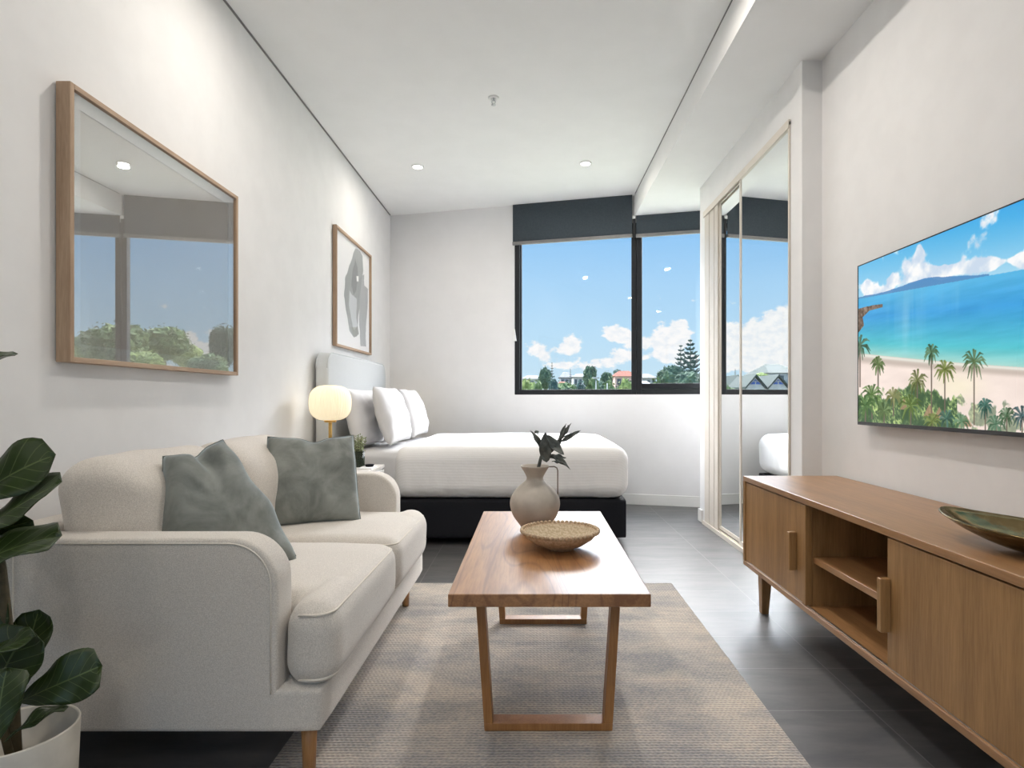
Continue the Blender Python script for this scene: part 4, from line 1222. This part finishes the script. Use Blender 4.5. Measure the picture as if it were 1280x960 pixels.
x, z = D(851, 431, 68); conifer(x, 68, z, 34/F*68, 'second layered pine just left of the tallest one outside', 22, layers=15, bot=-1, upturn=.35)
dtree(838, 455, 34, 56, 'fol2', 'broad dark tree outside at the left foot of the layered pines', 23, hfac=1.0)
dtree(824, 467, 22, 45, 'fol1', 'olive bush outside left of the broad dark tree', 24, bush=True)
dtree(862, 462, 40, 50, 'fol2', 'broad tree outside in front of the layered pines', 25, hfac=.8)

def house(x0, x1, y, zt, label, wall, roof, roofh=1.4, dep=7, win=3, group='houses on the hill outside', base=None):
    gz = min(hz(x0, y), hz(x1, y))-.5 if base is None else base
    t = thing('house', label, 'house', ((x0+x1)/2, y+dep/2, gz), group)
    ze = zt-roofh
    box('wall', x0, x1, y, y+dep, gz, ze, M[wall], t)
    o_ = .35; mx = (x1-x0)*.28
    bm = bmesh.new()
    b = [bm.verts.new(p) for p in ((x0-o_, y-o_, ze), (x1+o_, y-o_, ze), (x1+o_, y+dep+o_, ze), (x0-o_, y+dep+o_, ze))]
    r = [bm.verts.new(p) for p in ((x0+mx, y+dep/2, zt), (x1-mx, y+dep/2, zt))]
    bm.faces.new((b[0], b[1], r[1], r[0])); bm.faces.new((b[1], b[2], r[1])); bm.faces.new((b[2], b[3], r[0], r[1])); bm.faces.new((b[3], b[0], r[0])); bm.faces.new(b[::-1])
    from_bm('roof', bm, M[roof], t)
    for i in range(win):
        cx = x0+(x1-x0)*(i+.5)/win; ww = (x1-x0)/win*.25
        if ze-gz > 2.2: box('window', cx-ww, cx+ww, y-.05, y+.02, ze-1.6, ze-.5, M['darkpane'], t)
    return t
def dhouse(pa, pb, pt, y, label, wall, roof, **kw):
    xa, z = D(pa, pt, y); xb, _ = D(pb, pt, y); house(xa, xb, y, z, label, wall, roof, **kw)
dhouse(652, 678, 468, 120, 'low white house with pale roof outside, at far left of the window', 'hwhite', 'roofgrey', roofh=.9)
dhouse(701, 716, 464, 125, 'grey house outside between the conifers', 'hgrey', 'roofgrey', roofh=1.3)
dhouse(717, 734, 466, 115, 'white house outside below the dome-shaped tree', 'hwhite', 'roofgrey', roofh=.8)
dhouse(697, 712, 476, 91, 'small pale house outside low among the bushes', 'hwhite', 'roofred', roofh=.7)
dhouse(769, 798, 462.5, 112, 'pink house with a red tiled hip roof outside', 'hpink', 'roofred', roofh=1.2)
dhouse(802, 820, 466, 115, 'pale house outside at the left of the right window pane', 'hwhite', 'roofgrey', roofh=1.0)
dhouse(803, 818, 475, 80, 'nearer white-roofed house outside below the pale one', 'hgrey', 'hwhite', roofh=1.0)
for (px, py, wpx, y, mt, lab, sd) in ((663, 474, 40, 70, 'fol3', 'long yellow-green hedge outside at the left end of the window', 61), (705, 475, 50, 74, 'fol1', 'olive hedge outside below the grey house', 62),
                                       (750, 473, 52, 72, 'fol2', 'deep green hedge outside behind the white street lamp', 63), (785, 472, 34, 76, 'fol1', 'olive hedge outside in front of the pink house', 64)):
    dtree(px, py, wpx, y, mt, lab, sd, bush=True, n=1500, group='hedges across the view outside')
# street lamp posts
for px, py, lab in ((745, 473, 'white street lamp post outside among the bushes'), (759, 479, 'short white post outside to the right of the street lamp')):
    x, z = D(px, py, 50); gz = hz(x, 50)
    t = thing('street_lamp', lab, 'street lamp', (x, 50, gz))
    tube('post', [(x, 50, gz), (x, 50, z)], .045, M['hwhite'], t)
    if px == 745: box('lamp_head', x-.28, x+.28, 49.85, 50.15, z-.02, z+.1, M['hwhite'], t)

# seen in the wardrobe mirror: far left of the window outside
def DM(px, py, y): return 2.8-(px-CX)/F*y, H-(py-CY)/F*y
def gable(px, y, label, wp=13.4):
    xc, zt = DM(px, 470.5, y); _, zb = DM(px, 486, y); _, zm = DM(px, 480, y); w = wp/F*y; gz = hz(xc, y)-.5
    t = thing('gabled_pavilion', label, 'building', (xc, y+3, gz), 'blue gabled pavilions reflected in the wardrobe mirror')
    k = (zt-zb)
    prism('wall', [(xc-w*.92, gz), (xc+w*.92, gz), (xc+w*.92, zb-.0), (xc, zt-.15), (xc-w*.92, zb)], y, y+6, 'Y', M['hwhite'], t)
    zq = zb+.36*k
    hw = w*.92*(1-.36)*.86
    prism('gable_glass', [(xc-hw, zq), (xc+hw, zq), (xc, zt-.35)], y-.06, y, 'Y', M['blueglass'], t)
    bm = bmesh.new()
    for s in (-1, 1):
        add_prism(bm, [(xc, zt), (xc+s*w, zb-.02), (xc+s*w, zb+.22), (xc, zt+.25)], y-.35, y+6.3, 'Y')
    from_bm('roof', bm, M['roofgreen'], t)
    bm = bmesh.new(); add_box(bm, xc-.05, xc+.05, y-.1, y-.06, zq, zt-.5); add_box(bm, xc-hw*.6, xc+hw*.6, y-.1, y-.06, zq+.35*(zt-zq)-.04, zq+.35*(zt-zq)+.04)
    from_bm('mullion', bm, M['hwhite'], t)
gable(944.5, 70, 'middle white pavilion with blue glazed gable reflected in the near mirror door')
gable(973, 70, 'right white pavilion with blue glazed gable reflected in the near mirror door')
gable(922, 86, 'white pavilion with blue gable reflected beside the mirror door frame', 9)
# large hip-roofed hall behind the gables
xa, zt = DM(1003, 457, 106); xb, _ = DM(962, 457, 106); _, ze = DM(975, 466, 106)
t = house(xa, xb, 106, zt+.6, 'large pale hall with sage roof behind the gables in the mirror', 'hgrey', 'roofgreen', roofh=zt+.6-ze, dep=12, win=4)
def mtree(px, py, w, y, mat, label, seed, **kw):
    x, z = DM(px, py, y); broad(x, y, z, w/F*y, M[mat], label, seed, **kw)
mtree(951, 465, 22, 98, 'fol3', 'sunny green tree behind the gables reflected in the mirror', 41)
mtree(936, 469, 16, 108, 'fol1', 'olive tree left of the sunny one reflected in the mirror', 42)
mtree(911, 478, 20, 60, 'fol1', 'low bush reflected in the far mirror door', 43, bush=True)
x, z = DM(919, 461, 120); conifer(x, 120, z, 7/F*120, 'pointed conifer reflected in the far mirror door', 44)
# seen in the glass of the large picture: right of the window outside
def DG(px, py, y): return -2.9-(px-CX)/F*y, H-(py-CY)/F*y
for px, py, w, y, mat, lab, sd in ((146, 400, 74, 42, 'fol1', 'big round tree reflected at lower left in the large picture', 51), (207, 404, 56, 54, 'fol1', 'round tree reflected right of the dark bar in the large picture', 52),
                          (236, 428, 40, 62, 'fol3', 'low tree reflected near the cloud in the large picture', 53), (281, 404, 34, 40, 'fol2', 'dark tree reflected at the right edge of the large picture', 54),
                          (110, 418, 46, 50, 'fol3', 'pale tree reflected in the left corner of the large picture', 55), (175, 436, 60, 36, 'fol3', 'low pale bush reflected at the bottom of the large picture', 56),
                          (262, 440, 50, 36, 'fol1', 'low bush reflected at the bottom right of the large picture', 57)):
    x, z = DG(px, py, y); broad(x, y, z, w/F*y, M[mat], lab, sd, group='trees reflected in the large picture', n=1400, hfac=1.5 if px == 281 else .8)

# ------------------------------------------------------------------ sky and light
w = bpy.data.worlds.new('sky'); SC.world = w; w.use_nodes = True
n = NT(w); n.n.clear()
out = n.new('ShaderNodeOutputWorld'); bg = n.new('ShaderNodeBackground'); n.link(bg.outputs[0], out.inputs[0])
tc = n.new('ShaderNodeTexCoord'); sp = n.new('ShaderNodeSeparateXYZ'); n.link(tc.outputs['Generated'], sp.inputs[0])
X, Y, Z = sp.outputs
yy = n.math('MAXIMUM', n.math('ABSOLUTE', Y), .25)
u = n.math('DIVIDE', X, yy); v = n.math('DIVIDE', Z, yy)
cb = n.new('ShaderNodeCombineXYZ'); n.link(u, cb.inputs[0]); n.link(v, cb.inputs[1])
mp = n.new('ShaderNodeMapping'); n.link(cb.outputs[0], mp.inputs[0]); mp.inputs['Scale'].default_value = (1, 1.5, 1)
f1 = noise_t(n, mp.outputs[0], 26, 8, .6, .2)
f2 = noise_t(n, mp.outputs[0], 60, 6, .6)
acc = None
BL = [(672,436,15,9,.9),(684,447,7,8,.7),(718,428,14,9,1.0),(714,436,12,6,.8),(768,416,11,9,1.1),(785,424,9,12,1.1),(777,446,13,8,.9),(744,454,34,7,.7),(700,458,30,5,.5),(848,413,12,12,1.3),(829,426,16,12,1.2),(840,432,22,12,1.0),(832,446,24,5,.9),(860,452,16,8,.6),(806,430,4,6,.8),
      (345,408,24,18,1.4),(375,425,30,18,1.2),(412,432,26,22,1.2),(370,452,55,12,1.0),(330,425,30,30,1.2),(300,430,30,26,1.1),
      (1105,432,30,14,1.1),(1075,440,18,8,.8),(1150,455,40,8,.6),(1200,420,20,10,.5),(250,440,40,20,1),(560,440,40,12,.7),(480,450,60,10,.8)]
for (a, b, ra, rb, am) in BL:
    cu, cv, ru, rv = (a-CX)/F, (CY-b)/F, ra/F, rb/F
    du = n.math('MULTIPLY', n.math('SUBTRACT', u, cu), 1/ru); dv = n.math('MULTIPLY', n.math('SUBTRACT', v, cv), 1/rv)
    e = n.math('ADD', n.math('MULTIPLY', du, du), n.math('MULTIPLY', dv, dv))
    g_ = n.math('MULTIPLY', n.math('POWER', 2.718, n.math('MULTIPLY', e, -.7)), am)
    acc = g_ if acc is None else n.math('ADD', acc, g_)
den = n.math('ADD', acc, n.math('MULTIPLY', n.math('SUBTRACT', f1, .5), 2.6))
den = n.math('ADD', den, n.math('MULTIPLY', n.math('SUBTRACT', f2, .5), .8))
mask = n.mapr(den, .42, .78)
front = n.math('GREATER_THAN', Y, 0.0)
mask = n.math('MULTIPLY', mask, front)
mask = n.math('MULTIPLY', mask, n.mapr(v, .16, .20, 1, 0))
low = n.mapr(v, 0.0, .28)
ramp = n.new('ShaderNodeValToRGB'); n.link(v, ramp.inputs[0])
cr = ramp.color_ramp; cr.elements[0].position = 0; cr.elements[0].color = lin((208,234,247)); cr.elements[1].position = .36; cr.elements[1].color = lin((134,190,242))
e = cr.elements.new(.10); e.color = lin((190,227,251)); e = cr.elements.new(.2); e.color = lin((172,217,252)); e = cr.elements.new(.27); e.color = lin((150,204,249))
csh = n.mapr(f2, .35, .6)
ccol = n.mix(csh, lin((240,245,250)), lin((255,255,255)))
sky = n.mix(mask, ramp.outputs[0], ccol)
# much brighter sky band, added ahead above the visible part to light the room
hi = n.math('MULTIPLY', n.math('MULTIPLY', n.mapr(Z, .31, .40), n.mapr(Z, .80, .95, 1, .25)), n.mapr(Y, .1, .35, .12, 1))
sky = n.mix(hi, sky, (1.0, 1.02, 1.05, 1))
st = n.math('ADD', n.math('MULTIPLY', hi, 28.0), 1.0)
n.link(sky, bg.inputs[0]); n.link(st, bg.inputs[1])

sd = bpy.data.lights.new('sun', 'SUN'); sd.energy = 2.0; sd.angle = .01; sd.color = (1, .96, .9)
so = bpy.data.objects.new('sun', sd); COL.objects.link(so)
so.rotation_euler = Vector((-1.0, .08, 1.25)).to_track_quat('Z', 'Y').to_euler()

# ------------------------------------------------------------------ camera
cd = bpy.data.cameras.new('camera'); co = bpy.data.objects.new('camera', cd); COL.objects.link(co)
co.location = (0, 0, H); co.rotation_euler = (math.radians(90), 0, 0)
cd.sensor_width = 36; cd.lens = F/1280*36; cd.shift_x = -(CX-640)/1280; cd.shift_y = (CY-480)/1280
cd.clip_end = 2000; cd.clip_start = .05
SC.camera = co
vs = SC.view_settings; vs.view_transform = 'Standard'; vs.look = 'None'; vs.gamma = 1; vs.use_curve_mapping = False; vs.exposure = 0.0
